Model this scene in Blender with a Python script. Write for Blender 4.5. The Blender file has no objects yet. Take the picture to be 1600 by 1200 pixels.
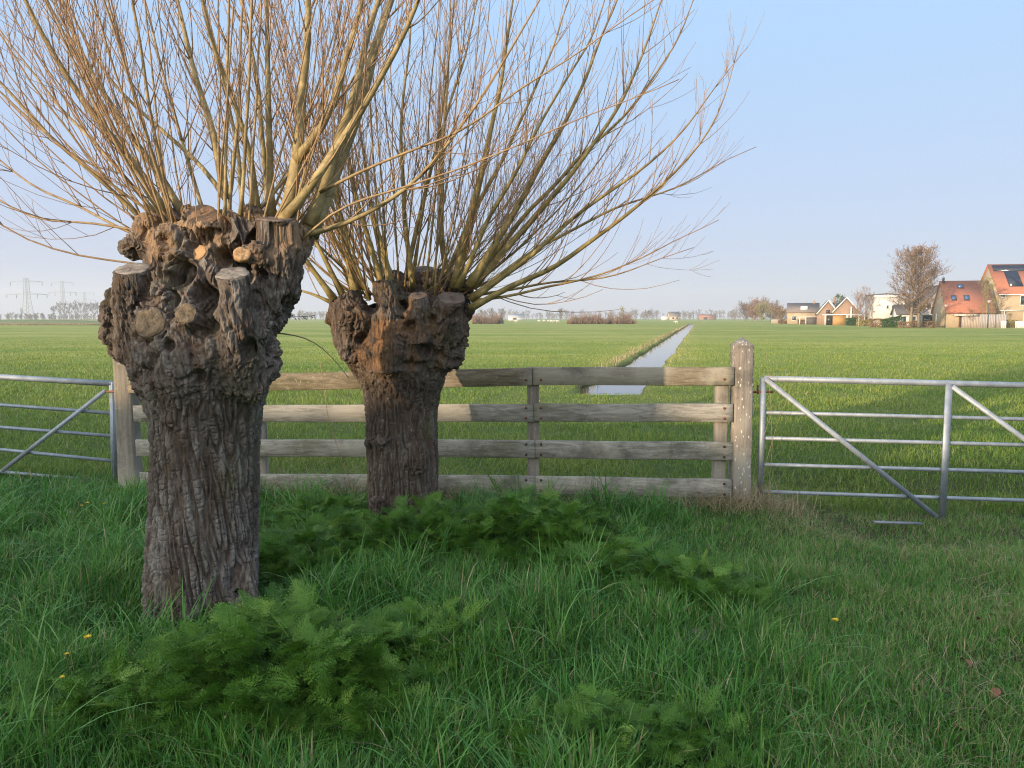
import bpy, math, random
import numpy as np
from mathutils import Vector, Matrix

# ------------------------------------------------------------------ camera, sky, sun
sc = bpy.context.scene
COL = sc.collection
F_PX, CAM_H, PITCH = 1150.0, 1.6, math.atan(103 / 1150.0)
cam_d = bpy.data.cameras.new('camera')
cam_d.sensor_width = 36.0
cam_d.lens = F_PX / 1600 * 36.0
cam_d.clip_start, cam_d.clip_end = 0.05, 4000
cam = bpy.data.objects.new('camera', cam_d)
cam.location = (0, 0, CAM_H)
cam.rotation_euler = (math.pi / 2 - PITCH, 0, 0)
COL.objects.link(cam)
sc.camera = cam

SUN_EL, SUN_AZ = math.radians(7.5), math.radians(225)      # azimuth clockwise from +Y
world = bpy.data.worlds.new("World")
sc.world = world
world.use_nodes = True
wt = world.node_tree
bgn = wt.nodes['Background']
sky = wt.nodes.new('ShaderNodeTexSky')
sky.sky_type = 'NISHITA'
sky.sun_disc = False
sky.sun_elevation, sky.sun_rotation = SUN_EL, SUN_AZ
sky.air_density, sky.dust_density, sky.ozone_density = 1.0, 0.3, 3.0
tcw = wt.nodes.new('ShaderNodeTexCoord')
sepw = wt.nodes.new('ShaderNodeSeparateXYZ')
wt.links.new(tcw.outputs['Generated'], sepw.inputs[0])
rampw = wt.nodes.new('ShaderNodeValToRGB')
els = rampw.color_ramp.elements
SKYSTOPS = [(0.0, (.41, .41, .54)), (.06, (.40, .425, .57)), (.17, (.38, .46, .63)), (.30, (.345, .485, .685)),
            (.42, (.34, .52, .77)), (.75, (.37, .51, .72)), (1.0, (.36, .49, .68))]
while len(els) < len(SKYSTOPS):
    els.new(0.5)
for e_, (p_, c_) in zip(els, SKYSTOPS):
    e_.position = p_
    e_.color = (*c_, 1)
wt.links.new(sepw.outputs['Z'], rampw.inputs[0])
vm = wt.nodes.new('ShaderNodeVectorMath')
vm.operation = 'MULTIPLY_ADD'                    # nishita * k + twilight gradient
vm.inputs[1].default_value = (.25, .25, .25)
wt.links.new(sky.outputs[0], vm.inputs[0])
sc1 = wt.nodes.new('ShaderNodeVectorMath')
sc1.operation = 'SCALE'
sc1.inputs['Scale'].default_value = 9.5
wt.links.new(rampw.outputs[0], sc1.inputs[0])
wt.links.new(sc1.outputs[0], vm.inputs[2])
glow = wt.nodes.new('ShaderNodeVectorMath')                # bright warm sky round the low sun
glow.operation = 'DOT_PRODUCT'
wt.links.new(tcw.outputs['Generated'], glow.inputs[0])
glow.inputs[1].default_value = (math.sin(SUN_AZ) * math.cos(SUN_EL), math.cos(SUN_AZ) * math.cos(SUN_EL), math.sin(SUN_EL))
gmr = wt.nodes.new('ShaderNodeMapRange')
gmr.interpolation_type = 'SMOOTHSTEP'
gmr.inputs[1].default_value, gmr.inputs[2].default_value = -.05, 1.0
wt.links.new(glow.outputs['Value'], gmr.inputs[0])
gsc = wt.nodes.new('ShaderNodeVectorMath')
gsc.operation = 'SCALE'
gsc.inputs[0].default_value = (14.0, 12.8, 10.2)
wt.links.new(gmr.outputs[0], gsc.inputs['Scale'])
gadd = wt.nodes.new('ShaderNodeVectorMath')
wt.links.new(vm.outputs[0], gadd.inputs[0])
wt.links.new(gsc.outputs[0], gadd.inputs[1])
wt.links.new(gadd.outputs[0], bgn.inputs[0])
bgn.inputs[1].default_value = 0.1

sun_d = bpy.data.lights.new('sun', 'SUN')
sun_d.energy = 5.0
sun_d.angle = math.radians(0.5)
sun_d.color = (1.0, .76, .50)
sun = bpy.data.objects.new('sun', sun_d)
COL.objects.link(sun)
LX, LY = -math.sin(SUN_AZ), -math.cos(SUN_AZ)               # horizontal travel of the light
sun.rotation_euler = Vector((LX * math.cos(SUN_EL), LY * math.cos(SUN_EL), -math.sin(SUN_EL))).to_track_quat('-Z', 'Y').to_euler()
sun.location = (-20, -20, 12)

sc.view_settings.view_transform = 'Standard'
sc.view_settings.look = 'None'
sc.view_settings.exposure = 0.42
sc.view_settings.gamma = 1.0
sc.render.engine = 'CYCLES'
sc.cycles.use_denoising = True
sc.cycles.denoising_prefilter = 'NONE'
sc.cycles.filter_width = 1.1
sc.cycles.max_bounces = 6
sc.cycles.diffuse_bounces = 3
sc.cycles.glossy_bounces = 2
sc.cycles.transmission_bounces = 3
sc.cycles.volume_bounces = 1
sc.cycles.caustics_reflective = False
sc.cycles.caustics_refractive = False

# ------------------------------------------------------------------ helpers
CP, SP = math.cos(PITCH), math.sin(PITCH)
def ray(px, py):
    u, v = (px - 800) / F_PX, (600 - py) / F_PX
    return u, CP + v * SP, -SP + v * CP
def P(px, py, Y):                    # measured point of the photo at distance Y
    d = ray(px, py); t = Y / d[1]
    return np.array((d[0] * t, Y, CAM_H + d[2] * t))
def G(px, py, z=0.0):                # measured point on level ground
    d = ray(px, py); t = (z - CAM_H) / d[2]
    return np.array((d[0] * t, d[1] * t, z))

_rs = np.random.RandomState(7)
_perm = _rs.permutation(256)
_grad = _rs.normal(size=(256, 3)); _grad /= np.linalg.norm(_grad, axis=1)[:, None]
def pn(p):                           # gradient noise, about -0.7..0.7
    p = np.asarray(p, float)
    i = np.floor(p).astype(np.int64); f = p - i; i &= 255
    u = f * f * f * (f * (f * 6 - 15) + 10)
    r = np.zeros(len(p))
    for dx in (0, 1):
        wx = u[:, 0] if dx else 1 - u[:, 0]
        a = _perm[(i[:, 0] + dx) & 255]
        for dy in (0, 1):
            wy = u[:, 1] if dy else 1 - u[:, 1]
            b = _perm[(a + i[:, 1] + dy) & 255]
            for dz in (0, 1):
                wz = u[:, 2] if dz else 1 - u[:, 2]
                g = _grad[_perm[(b + i[:, 2] + dz) & 255]]
                r += wx * wy * wz * (g[:, 0] * (f[:, 0] - dx) + g[:, 1] * (f[:, 1] - dy) + g[:, 2] * (f[:, 2] - dz))
    return r
def pn2(x, y, z=0.0):
    x = np.asarray(x, float); y = np.asarray(y, float)
    return pn(np.stack([x, y, np.full_like(x, z)], 1))
def smooth(a, b, x):
    t = np.clip((x - a) / (b - a), 0, 1)
    return t * t * (3 - 2 * t)

def tag(o, label=None, cat=None, group=None, kind=None):
    if label: o['label'] = label
    if cat: o['category'] = cat
    if group: o['group'] = group
    if kind: o['kind'] = kind
    return o
def thing(name, loc, label, cat, group=None):
    o = bpy.data.objects.new(name, None)
    o.empty_display_size = .2
    o.location = tuple(float(v) for v in loc)
    COL.objects.link(o)
    return tag(o, label, cat, group)
def world_loc(o):
    v = np.array(o.location, float)
    while o.parent:
        o = o.parent
        v += np.array(o.location, float)
    return v
def mesh_obj(name, verts, faces, mat, parent=None, loc=None, attrs=None, shade=False):
    """verts in world space; faces: list of int arrays (n,4) or (n,3) or list of polygons"""
    verts = np.asarray(verts, float)
    if parent is not None:
        base = world_loc(parent)
    elif loc is not None:
        base = np.asarray(loc, float)
    else:
        base = np.zeros(3)
    me = bpy.data.meshes.new(name)
    if isinstance(faces, np.ndarray):
        faces = [faces]
    arrs = []
    for f in faces:
        if isinstance(f, np.ndarray):
            if len(f): arrs.append((f.reshape(-1), np.full(len(f), f.shape[1])))
        else:
            arrs.append((np.array(f), np.array([len(f)])))
    loops = np.concatenate([a for a, _ in arrs]); tot = np.concatenate([b for _, b in arrs])
    me.vertices.add(len(verts)); me.vertices.foreach_set('co', (verts - base).astype(np.float32).ravel())
    me.loops.add(len(loops)); me.loops.foreach_set('vertex_index', loops.astype(np.int32))
    me.polygons.add(len(tot))
    st = np.concatenate([[0], np.cumsum(tot)[:-1]])
    me.polygons.foreach_set('loop_start', st.astype(np.int32))
    me.update(calc_edges=True)
    if shade:
        me.polygons.foreach_set('use_smooth', np.ones(len(tot), bool))
    for k, v in (attrs or {}).items():
        a = me.attributes.new(k, 'FLOAT', 'POINT')
        a.data.foreach_set('value', np.asarray(v, np.float32))
    if mat: me.materials.append(mat)
    o = bpy.data.objects.new(name, me)
    COL.objects.link(o)
    if parent is not None: o.parent = parent
    elif loc is not None: o.location = tuple(float(v) for v in loc)
    return o

class MB:
    """collects shapes for one mesh"""
    def __init__(s): s.v = []; s.f = []; s.n = 0
    def add(s, v, faces):
        v = np.asarray(v, float); s.v.append(v)
        for f in faces:
            s.f.append(np.asarray(f) + s.n)
        s.n += len(v)
    def hexa(s, c):                  # 8 corners: bottom 0..3 ccw, top 4..7
        s.add(c, [np.array([[0, 3, 2, 1], [4, 5, 6, 7], [0, 1, 5, 4], [1, 2, 6, 5], [2, 3, 7, 6], [3, 0, 4, 7]])])
    def box(s, x0, x1, y0, y1, z0, z1, T=None):
        c = np.array([[x0, y0, z0], [x1, y0, z0], [x1, y1, z0], [x0, y1, z0], [x0, y0, z1], [x1, y0, z1], [x1, y1, z1], [x0, y1, z1]], float)
        s.hexa(T(c) if T else c)
    def bar(s, a, b, w, d, up=(0, -1, 0)):       # flat bar from a to b, w across, d along 'up'
        a = np.asarray(a, float); b = np.asarray(b, float)
        t = (b - a) / np.linalg.norm(b - a)
        up = np.asarray(up, float); up = up - t * (up @ t); up /= np.linalg.norm(up)
        sd = np.cross(t, up)
        c = []
        for p in (a, b):
            for (i, j) in ((-1, -1), (1, -1), (1, 1), (-1, 1)):
                c.append(p + sd * i * w / 2 + up * j * d / 2)
        s.hexa(np.array(c))
    def tube(s, pts, rad, n=8, cap=True):
        pts = np.asarray(pts, float); k = len(pts)
        rad = np.broadcast_to(np.asarray(rad, float), (k,))
        t = np.gradient(pts, axis=0); t /= (np.linalg.norm(t, axis=1)[:, None] + 1e-12)
        ref = np.array((0.31, -.9, .12)) if abs(t[0] @ np.array((0.31, -.9, .12))) < .85 else np.array((.9, .2, .3))
        u = ref - t * (t @ ref)[:, None]; u /= np.linalg.norm(u, axis=1)[:, None]
        w = np.cross(t, u)
        a = np.arange(n) * 2 * math.pi / n
        ring = pts[:, None, :] + rad[:, None, None] * (np.cos(a)[None, :, None] * u[:, None, :] + np.sin(a)[None, :, None] * w[:, None, :])
        i = np.arange(k - 1)[:, None] * n; j = np.arange(n)[None, :]; j2 = (j + 1) % n
        q = np.stack([i + j, i + j2, i + n + j2, i + n + j], -1).reshape(-1, 4)
        fs = [q]
        if cap and n > 2:
            fs += [list(range(n - 1, -1, -1)), list(range((k - 1) * n, k * n))]
        s.v.append(ring.reshape(-1, 3))
        for f in fs:
            s.f.append((np.asarray(f) + s.n) if isinstance(f, np.ndarray) else [x + s.n for x in f])
        s.n += k * n
    def sphere(s, c, r, n=10, m=7, T=None):
        th = np.linspace(0, math.pi, m + 1); ph = np.arange(n) * 2 * math.pi / n
        v = np.stack([np.sin(th)[:, None] * np.cos(ph), np.sin(th)[:, None] * np.sin(ph), np.repeat(np.cos(th)[:, None], n, 1)], -1).reshape(-1, 3)
        v = v * np.asarray(r) + np.asarray(c)
        i = np.arange(m)[:, None] * n; j = np.arange(n)[None, :]; j2 = (j + 1) % n
        s.add(v, [np.stack([i + j, i + n + j, i + n + j2, i + j2], -1).reshape(-1, 4)])
    def poly(s, pts): s.add(pts, [np.arange(len(pts))[None, :]])
    def build(s, name, mat, parent=None, **kw):
        return mesh_obj(name, np.concatenate(s.v), [f for f in s.f], mat, parent, **kw)

# ------------------------------------------------------------------ materials
MATS = {}
def nodes_mat(name):
    m = bpy.data.materials.new(name); m.use_nodes = True
    return m, m.node_tree, m.node_tree.nodes['Principled BSDF']
def ramp(nt, stops):
    r = nt.nodes.new('ShaderNodeValToRGB'); e = r.color_ramp.elements
    while len(e) < len(stops): e.new(.5)
    for x, (p, c) in zip(e, stops):
        x.position = p; x.color = (*c, 1)
    return r
def noise(nt, scale, stretch=(1, 1, 1), detail=4, rough=.6, dist=0.0, coord='Object', off=(0, 0, 0)):
    tc = nt.nodes.new('ShaderNodeTexCoord'); mp = nt.nodes.new('ShaderNodeMapping')
    mp.inputs['Scale'].default_value = stretch; mp.inputs['Location'].default_value = off
    nt.links.new(tc.outputs[coord], mp.inputs[0])
    n = nt.nodes.new('ShaderNodeTexNoise')
    n.inputs['Scale'].default_value = scale; n.inputs['Detail'].default_value = detail
    n.inputs['Roughness'].default_value = rough; n.inputs['Distortion'].default_value = dist
    nt.links.new(mp.outputs[0], n.inputs['Vector'])
    return n
def mixc(nt, fac, a, b, mode='MIX'):
    x = nt.nodes.new('ShaderNodeMix'); x.data_type = 'RGBA'; x.blend_type = mode
    for sock, val in ((0, fac), (6, a), (7, b)):
        if hasattr(val, 'links') or hasattr(val, 'is_linked'): nt.links.new(val, x.inputs[sock])
        elif sock == 0: x.inputs[0].default_value = val
        else: x.inputs[sock].default_value = (*val, 1)
    return x.outputs[2]
def mathn(nt, op, a, b=None):
    x = nt.nodes.new('ShaderNodeMath'); x.operation = op
    for k, v in enumerate((a, b)):
        if v is None: continue
        if hasattr(v, 'is_linked'): nt.links.new(v, x.inputs[k])
        else: x.inputs[k].default_value = v
    return x.outputs[0]
def bump(nt, bsdf, h, strength=.4, dist=.01):
    b = nt.nodes.new('ShaderNodeBump'); b.inputs['Strength'].default_value = strength; b.inputs['Distance'].default_value = dist
    nt.links.new(h, b.inputs['Height']); nt.links.new(b.outputs[0], bsdf.inputs['Normal'])
def simple(name, c1, c2=None, scale=3, rough=.8, metal=0, stretch=(1, 1, 1), bmp=0, bdist=.01, spec=.3, stops=None, detail=4):
    if name in MATS: return MATS[name]
    m, nt, b = nodes_mat(name)
    b.inputs['Roughness'].default_value = rough; b.inputs['Metallic'].default_value = metal
    b.inputs['Specular IOR Level'].default_value = spec
    c2 = c2 or tuple(x * .75 for x in c1)
    n = noise(nt, scale, stretch, detail=detail)
    r = ramp(nt, stops or [(.3, c2), (.7, c1)])
    nt.links.new(n.outputs[0], r.inputs[0]); nt.links.new(r.outputs[0], b.inputs['Base Color'])
    if bmp: bump(nt, b, n.outputs[0], bmp, bdist)
    MATS[name] = m
    return m
def leaf_mat(name, stops, trans=.3, rough=.45, spec=.4, vary=1.5):
    m, nt, b = nodes_mat(name)
    at = nt.nodes.new('ShaderNodeAttribute'); at.attribute_name = 'tint'
    n = noise(nt, vary, detail=3)
    s1 = mathn(nt, 'ADD', at.outputs['Fac'], mathn(nt, 'MULTIPLY', mathn(nt, 'SUBTRACT', n.outputs[0], .5), .5))
    r = ramp(nt, stops)
    nt.links.new(s1, r.inputs[0]); nt.links.new(r.outputs[0], b.inputs['Base Color'])
    b.inputs['Roughness'].default_value = rough; b.inputs['Specular IOR Level'].default_value = spec
    tr = nt.nodes.new('ShaderNodeBsdfTranslucent'); nt.links.new(r.outputs[0], tr.inputs[0])
    mx = nt.nodes.new('ShaderNodeMixShader'); mx.inputs[0].default_value = trans
    nt.links.new(b.outputs[0], mx.inputs[1]); nt.links.new(tr.outputs[0], mx.inputs[2])
    nt.links.new(mx.outputs[0], nt.nodes['Material Output'].inputs[0])
    MATS[name] = m
    return m
def twig_mat(name, thick, thin, r_lo=.002, r_hi=.012, scale=8):
    m, nt, b = nodes_mat(name)
    at = nt.nodes.new('ShaderNodeAttribute'); at.attribute_name = 'radius'
    mr = nt.nodes.new('ShaderNodeMapRange'); mr.inputs[1].default_value = r_lo; mr.inputs[2].default_value = r_hi
    nt.links.new(at.outputs['Fac'], mr.inputs[0])
    n = noise(nt, scale, detail=4)
    n2 = noise(nt, scale * 5, detail=2, off=(3, 1, 2))
    c = ramp(nt, [(.3, thick[0]), (.52, thick[1]), (.72, thick[2])])
    nt.links.new(n.outputs[0], c.inputs[0])
    col = mixc(nt, mr.outputs[0], thin, c.outputs[0])
    d = ramp(nt, [(.3, (.7, .7, .7)), (.7, (1.1, 1.1, 1.1))]); nt.links.new(n2.outputs[0], d.inputs[0])
    col = mixc(nt, 1.0, col, d.outputs[0], 'MULTIPLY')
    nt.links.new(col, b.inputs['Base Color']); b.inputs['Roughness'].default_value = .6; b.inputs['Specular IOR Level'].default_value = .35
    bump(nt, b, n2.outputs[0], .25, .004)
    MATS[name] = m
    return m

# ------------------------------------------------------------------ ground
m, nt, b = nodes_mat('ground_turf')
tc = nt.nodes.new('ShaderNodeTexCoord'); sp_ = nt.nodes.new('ShaderNodeSeparateXYZ'); nt.links.new(tc.outputs['Object'], sp_.inputs[0])
n1 = noise(nt, .35, (1, 2.2, 1), 6, .65)
n2 = noise(nt, .03, (1, 4, 1), 4, .6)
n3 = noise(nt, 9, (1, 1, 1), 3, .7)
far1 = ramp(nt, [(.32, (.13, .21, .038)), (.5, (.285, .315, .075)), (.7, (.43, .39, .13))])
nt.links.new(n1.outputs[0], far1.inputs[0])
far2 = ramp(nt, [(.38, (.15, .23, .044)), (.62, (.42, .385, .13))]); nt.links.new(n2.outputs[0], far2.inputs[0])
farc = mixc(nt, .5, far1.outputs[0], far2.outputs[0])
fine = ramp(nt, [(.3, (.8, .8, .8)), (.7, (1.12, 1.12, 1.12))]); nt.links.new(n3.outputs[0], fine.inputs[0])
farc = mixc(nt, 1.0, farc, fine.outputs[0], 'MULTIPLY')
soil = ramp(nt, [(.3, (.035, .045, .018)), (.55, (.05, .085, .022)), (.75, (.085, .075, .04))]); nt.links.new(n3.outputs[0], soil.inputs[0])
ym = nt.nodes.new('ShaderNodeMapRange'); ym.inputs[1].default_value = 6; ym.inputs[2].default_value = 32
nt.links.new(sp_.outputs[1], ym.inputs[0])
turf = mixc(nt, ym.outputs[0], soil.outputs[0], farc)
zb = nt.nodes.new('ShaderNodeMapRange'); zb.inputs[1].default_value = -.05; zb.inputs[2].default_value = -.2
nt.links.new(sp_.outputs[2], zb.inputs[0])
turf = mixc(nt, zb.outputs[0], turf, (.06, .045, .028))
nt.links.new(turf, b.inputs['Base Color']); b.inputs['Roughness'].default_value = .95; b.inputs['Specular IOR Level'].default_value = .1
bump(nt, b, n3.outputs[0], .6, .05)
M_GROUND = m

def ditch_c(Y): return -2.03 + .254 * Y
def gz(x, y): return -.14 * smooth(2.05, 2.9, np.asarray(x, float)) * smooth(4.7, 5.7, np.asarray(y, float)) * (1 - smooth(7.0, 8.4, np.asarray(y, float)))
def ditch_on(Y): return smooth(15.6, 17.6, Y) * (1 - smooth(205, 225, Y))
Ys = np.concatenate([[-900, -400, -150, -80, -50], np.arange(-45, 0, 2.5), np.arange(0, 30, .3), np.geomspace(30, 240, 150), np.geomspace(250, 1800, 40)])
offs = np.concatenate([-np.geomspace(1500, 24, 14), -np.arange(22, 2.2, -.5), [-1.9, -1.55, -1.25, -1.0, -.8, -.4, 0, .4, .8, 1.0, 1.25, 1.55, 1.9], np.arange(2.5, 22, .5), np.geomspace(24, 1500, 14)])
YY, OO = np.meshgrid(Ys, offs, indexing='ij')
XX = OO + ditch_c(np.clip(YY, -45, 300))
nx = pn(np.stack([XX.ravel() * .6, YY.ravel() * .6, XX.ravel() * 0], 1)).reshape(XX.shape)
ZZ = .05 * nx * smooth(1.5, 4, np.abs(OO))
wob = (pn(np.stack([YY.ravel() * .35, OO.ravel() * 0 + np.sign(OO.ravel()) * 3.3, OO.ravel() * 0], 1)).reshape(XX.shape)) * .5
bank = 1 - smooth(.45, .98, np.abs(OO) + 1.3 * wob * (np.abs(OO) < 2))
ZZ = ZZ - .55 * bank * ditch_on(YY) - .03 + gz(XX, YY)
# unseen grassed bank, added behind the camera to shade the foreground
CREST_T = np.array([-60, -25, -18, -14.6, -11, -9.5, -6.5, -5, -4.4, -3.85, -3.4, -3.0, -2.7, -1.5, 0, 3, 10, 40])
CREST_H = np.array([.3, .3, .4, .5, .80, 1.1, 1.22, 1.38, 1.55, 1.86, 1.52, 1.30, 1.25, 1.45, 1.9, 2.1, 2.2, 2.0])  # crest heights shaped to where the shadow edge should fall
nr, ncol = XX.shape
idx = np.arange(nr * ncol).reshape(nr, ncol)
quads = np.stack([idx[:-1, :-1], idx[:-1, 1:], idx[1:, 1:], idx[1:, :-1]], -1).reshape(-1, 4)
ground = mesh_obj('ground', np.stack([XX, YY, ZZ], -1).reshape(-1, 3), quads, M_GROUND, shade=True)
tag(ground, kind='structure')
SDY = 28.0
tt = np.arange(-60, 40.01, .25); ss = np.array([-15, -12, -8, -4, -2, -.7, 0, .7, 2, 4, 8, 12, 15])
T_, S_ = np.meshgrid(tt, ss, indexing='ij')
Hc = np.interp(tt, CREST_T, CREST_H) + math.tan(SUN_EL) * SDY
Hc = Hc + .10 * pn2(tt * 1.7, tt * 0) + .05 * pn2(tt * 4, tt * 0 + 5)
zz = Hc[:, None] * np.clip(1 - np.abs(S_) / 15, 0, 1) ** 1.15 - .08
sx = S_ - SDY
vx = sx * LX + T_ * LY; vy = sx * LY - T_ * LX
ii = np.arange(len(tt) * len(ss)).reshape(len(tt), len(ss))
dq = np.stack([ii[:-1, :-1], ii[:-1, 1:], ii[1:, 1:], ii[1:, :-1]], -1).reshape(-1, 4)
dyke_or_shade_bank = mesh_obj('dyke_or_shade_bank', np.stack([vx, vy, zz], -1).reshape(-1, 3), dq, simple('shade_bank_turf', (.09, .15, .03), (.06, .10, .025), .8, .95), shade=True)  # added bank out of view, put in for its shadow
tag(dyke_or_shade_bank, kind='structure')

# water
m, nt, b = nodes_mat('ditch_water')
b.inputs['Base Color'].default_value = (.03, .035, .03, 1); b.inputs['Roughness'].default_value = .04; b.inputs['Specular IOR Level'].default_value = .6
n = noise(nt, 2.0, (1, 1, 1), 3, .6); bump(nt, b, n.outputs[0], .12, .02)
wy = np.geomspace(15.0, 226, 60)
wl = np.stack([ditch_c(wy) - 1.6, wy, np.full_like(wy, -.17)], 1); wr = wl + np.array((3.2, 0, 0))
k = np.arange(59)
tag(mesh_obj('water', np.concatenate([wl, wr]), np.stack([k, k + 60, k + 61, k + 1], 1), m), kind='structure')

# ------------------------------------------------------------------ grass
GRASS_STOPS = [(0.0, (.032, .115, .018)), (.3, (.066, .205, .032)), (.6, (.125, .29, .050)), (.82, (.21, .30, .07)), (.93, (.28, .24, .12)), (1.0, (.38, .32, .18))]
M_GRASS = leaf_mat('grass_blade', GRASS_STOPS, .28, .42, .45, 1.2)
PAST_STOPS = [(0.0, (.07, .155, .022)), (.35, (.145, .24, .04)), (.65, (.26, .315, .068)), (.85, (.37, .375, .11)), (1.0, (.42, .37, .20))]
M_PAST = leaf_mat('pasture_blade', PAST_STOPS, .3, .5, .3, .35)
M_STRAW = leaf_mat('straw', [(0, (.22, .17, .09)), (.5, (.36, .29, .17)), (1, (.50, .42, .27))], .2, .6, .2)
M_PARSLEY = leaf_mat('parsley_leaf', [(0, (.044, .115, .012)), (.4, (.082, .195, .020)), (.75, (.13, .26, .032)), (1, (.20, .33, .055))], .3, .5, .35, 2.0)

def blades(rs, base, h, w, lean, tint, K=4, curl=.6):
    """strip blades: base (n,3), height, width, lean (fraction of the height), tint"""
    n = len(base)
    az = rs.uniform(0, 2 * math.pi, n); faz = az + rs.normal(0, .7, n) + math.pi / 2
    s = np.linspace(0, 1, K)
    hor = (lean * h)[:, None] * (s[None, :] ** (1.6))
    drop = 1 - (curl * np.clip(lean, 0, 1.2))[:, None] * .55 * s[None, :] ** 2
    z = h[:, None] * s[None, :] * drop
    cx = base[:, 0, None] + np.cos(az)[:, None] * hor; cy = base[:, 1, None] + np.sin(az)[:, None] * hor; cz = base[:, 2, None] + z
    prof = np.array([.75, 1, .8, .1]) if K == 4 else (np.array([.8, 1, .1]) if K == 3 else np.interp(s, [0, .3, .75, 1], [.75, 1, .7, .08]))
    hw = (w / 2)[:, None] * prof[None, :]
    ox = np.cos(faz)[:, None] * hw; oy = np.sin(faz)[:, None] * hw
    L = np.stack([cx - ox, cy - oy, cz], -1); R = np.stack([cx + ox, cy + oy, cz], -1)
    V = np.stack([L, R], 2).reshape(n, K * 2, 3)
    q = np.array([[2 * i, 2 * i + 1, 2 * i + 3, 2 * i + 2] for i in range(K - 1)])
    Fc = (np.arange(n)[:, None, None] * (2 * K) + q[None]).reshape(-1, 4)
    tv = np.repeat(np.clip(tint, 0, 1)[:, None], K * 2, 1).reshape(-1)
    return V.reshape(-1, 3), Fc, tv

CLUMPS = [  # x, y, rx, ry, height, fronds, seed, label
    (-.98, 2.98, .60, .46, .26, 436, 1, 'large ferny cow parsley mound at the foot of the nearer willow'),
    (-1.62, 2.80, .38, .26, .15, 126, 2, 'low feathery clump left of the large mound under the nearer willow'),
    (-1.28, 4.70, .42, .42, .20, 229, 3, 'dark feathery cow parsley bed filling the space between the two willow trunks'),
    (-1.40, 5.60, .40, .36, .15, 195, 4, 'ferny clump against the left side of the farther willow below the bottom rail'),
    (.12, 5.00, .62, .50, .28, 379, 6, 'wide ferny mound right of the farther willow in front of the fence middle post'),
    (-.66, 4.98, .34, .26, .24, 126, 7, 'small ferny clump right against the front of the farther willow trunk'),
    (1.02, 3.98, .38, .36, .16, 161, 8, 'flat feathery patch in the open grass towards the right gate'),
    (.40, 2.50, .52, .22, .15, 149, 9, 'nearest ferny patch at the bottom edge of the picture'),
    (-.38, 3.35, .32, .28, .17, 103, 10, 'thin feathery patch among tall blades right of the large mound'),
    (.55, 4.35, .30, .26, .16, 92, 12, 'little feathery clump in front of the wide mound'),
]
def in_clump(x, y):
    m_ = np.zeros(len(x))
    for c in CLUMPS: m_ = np.maximum(m_, 1 - smooth(.75, 1.05, np.hypot((x - c[0]) / c[2], (y - c[1]) / c[3])))
    return m_
T1C, T2C = (-1.70, 4.02), (-0.83, 5.66)
def keep_off(x, y, m=.0):
    return (np.hypot(x - T1C[0], y - T1C[1]) > .27 + m) & (np.hypot(x - T2C[0], y - T2C[1]) > .25 + m)
FENCE_L, FENCE_R = np.array((-3.67, 7.0)), np.array((1.97, 6.3))
def fence_y(x): return np.interp(x, [-12, FENCE_L[0], FENCE_R[0], 8], [7.6, 7.0, 6.3, 6.25])
def worn(x, y):                      # the trodden track to the right gate
    return smooth(.7, 2.0, x - .0 * y + .35 * pn2(x * 1.5, y * 1.5, 3)) * smooth(1.0, 2.6, y)
rs = np.random.RandomState(11)
N = 440000
u = rs.uniform(0, 1, N); y = 1.5 + (8.3 - 1.5) * np.where(rs.uniform(0, 1, N) < .4, .45 * u, np.sqrt(u * .92 + .08)) ; x = rs.uniform(-1, 1, N) * (.85 * y + 1.0)
wn = worn(x, y); cl = pn2(x * 2.3, y * 2.3, 1); cl2 = pn2(x * .8, y * .8, 2)
ok = keep_off(x, y) & (y < fence_y(x) + .45) & (rs.uniform(0, 1, N) > .72 * in_clump(x, y))
ok &= rs.uniform(0, 1, N) < np.clip(.85 + .8 * cl, .5, 1)
x, y, wn, cl, cl2 = x[ok], y[ok], wn[ok], cl[ok], cl2[ok]; n = len(x)
tall = np.clip(.20 + .14 * cl + .10 * cl2, .08, .4)
tall = tall * (1 - .55 * wn) * (1 - .74 * smooth(4.4, 5.7, y))
tall = np.maximum(tall, .065)
near_t = np.minimum(np.hypot(x - T1C[0], y - T1C[1] + .1), np.hypot(x - T2C[0], y - T2C[1] + .1))
h = tall * rs.uniform(.45, 1.25, n) * (.55 + .45 * smooth(.4, .75, near_t))
tint = .36 + .48 * rs.normal(0, .45, n) + .28 * cl + .12 * wn + .10 * smooth(1.5, 3.0, x)
dead = rs.uniform(0, 1, n) < (.05 + .10 * wn + .04 * (np.abs(y - fence_y(x)) < .35))
tint = np.where(dead, rs.uniform(.9, 1.1, n), np.clip(tint, 0, .8))
wd = rs.uniform(.0028, .0062, n) * (1 + .6 * (h > .25)) * (1 - .3 * wn)
V, Fq, tv = blades(rs, np.stack([x, y, gz(x, y) - .03], 1), h, wd, np.abs(rs.normal(.45, .35, n)), tint, 4)
o = mesh_obj('long_grass', V, Fq, M_GRASS, attrs={'tint': tv}); tag(o, 'dark green long grass with dry blades in front of the fence and gates', 'grass', kind='stuff')
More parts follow.
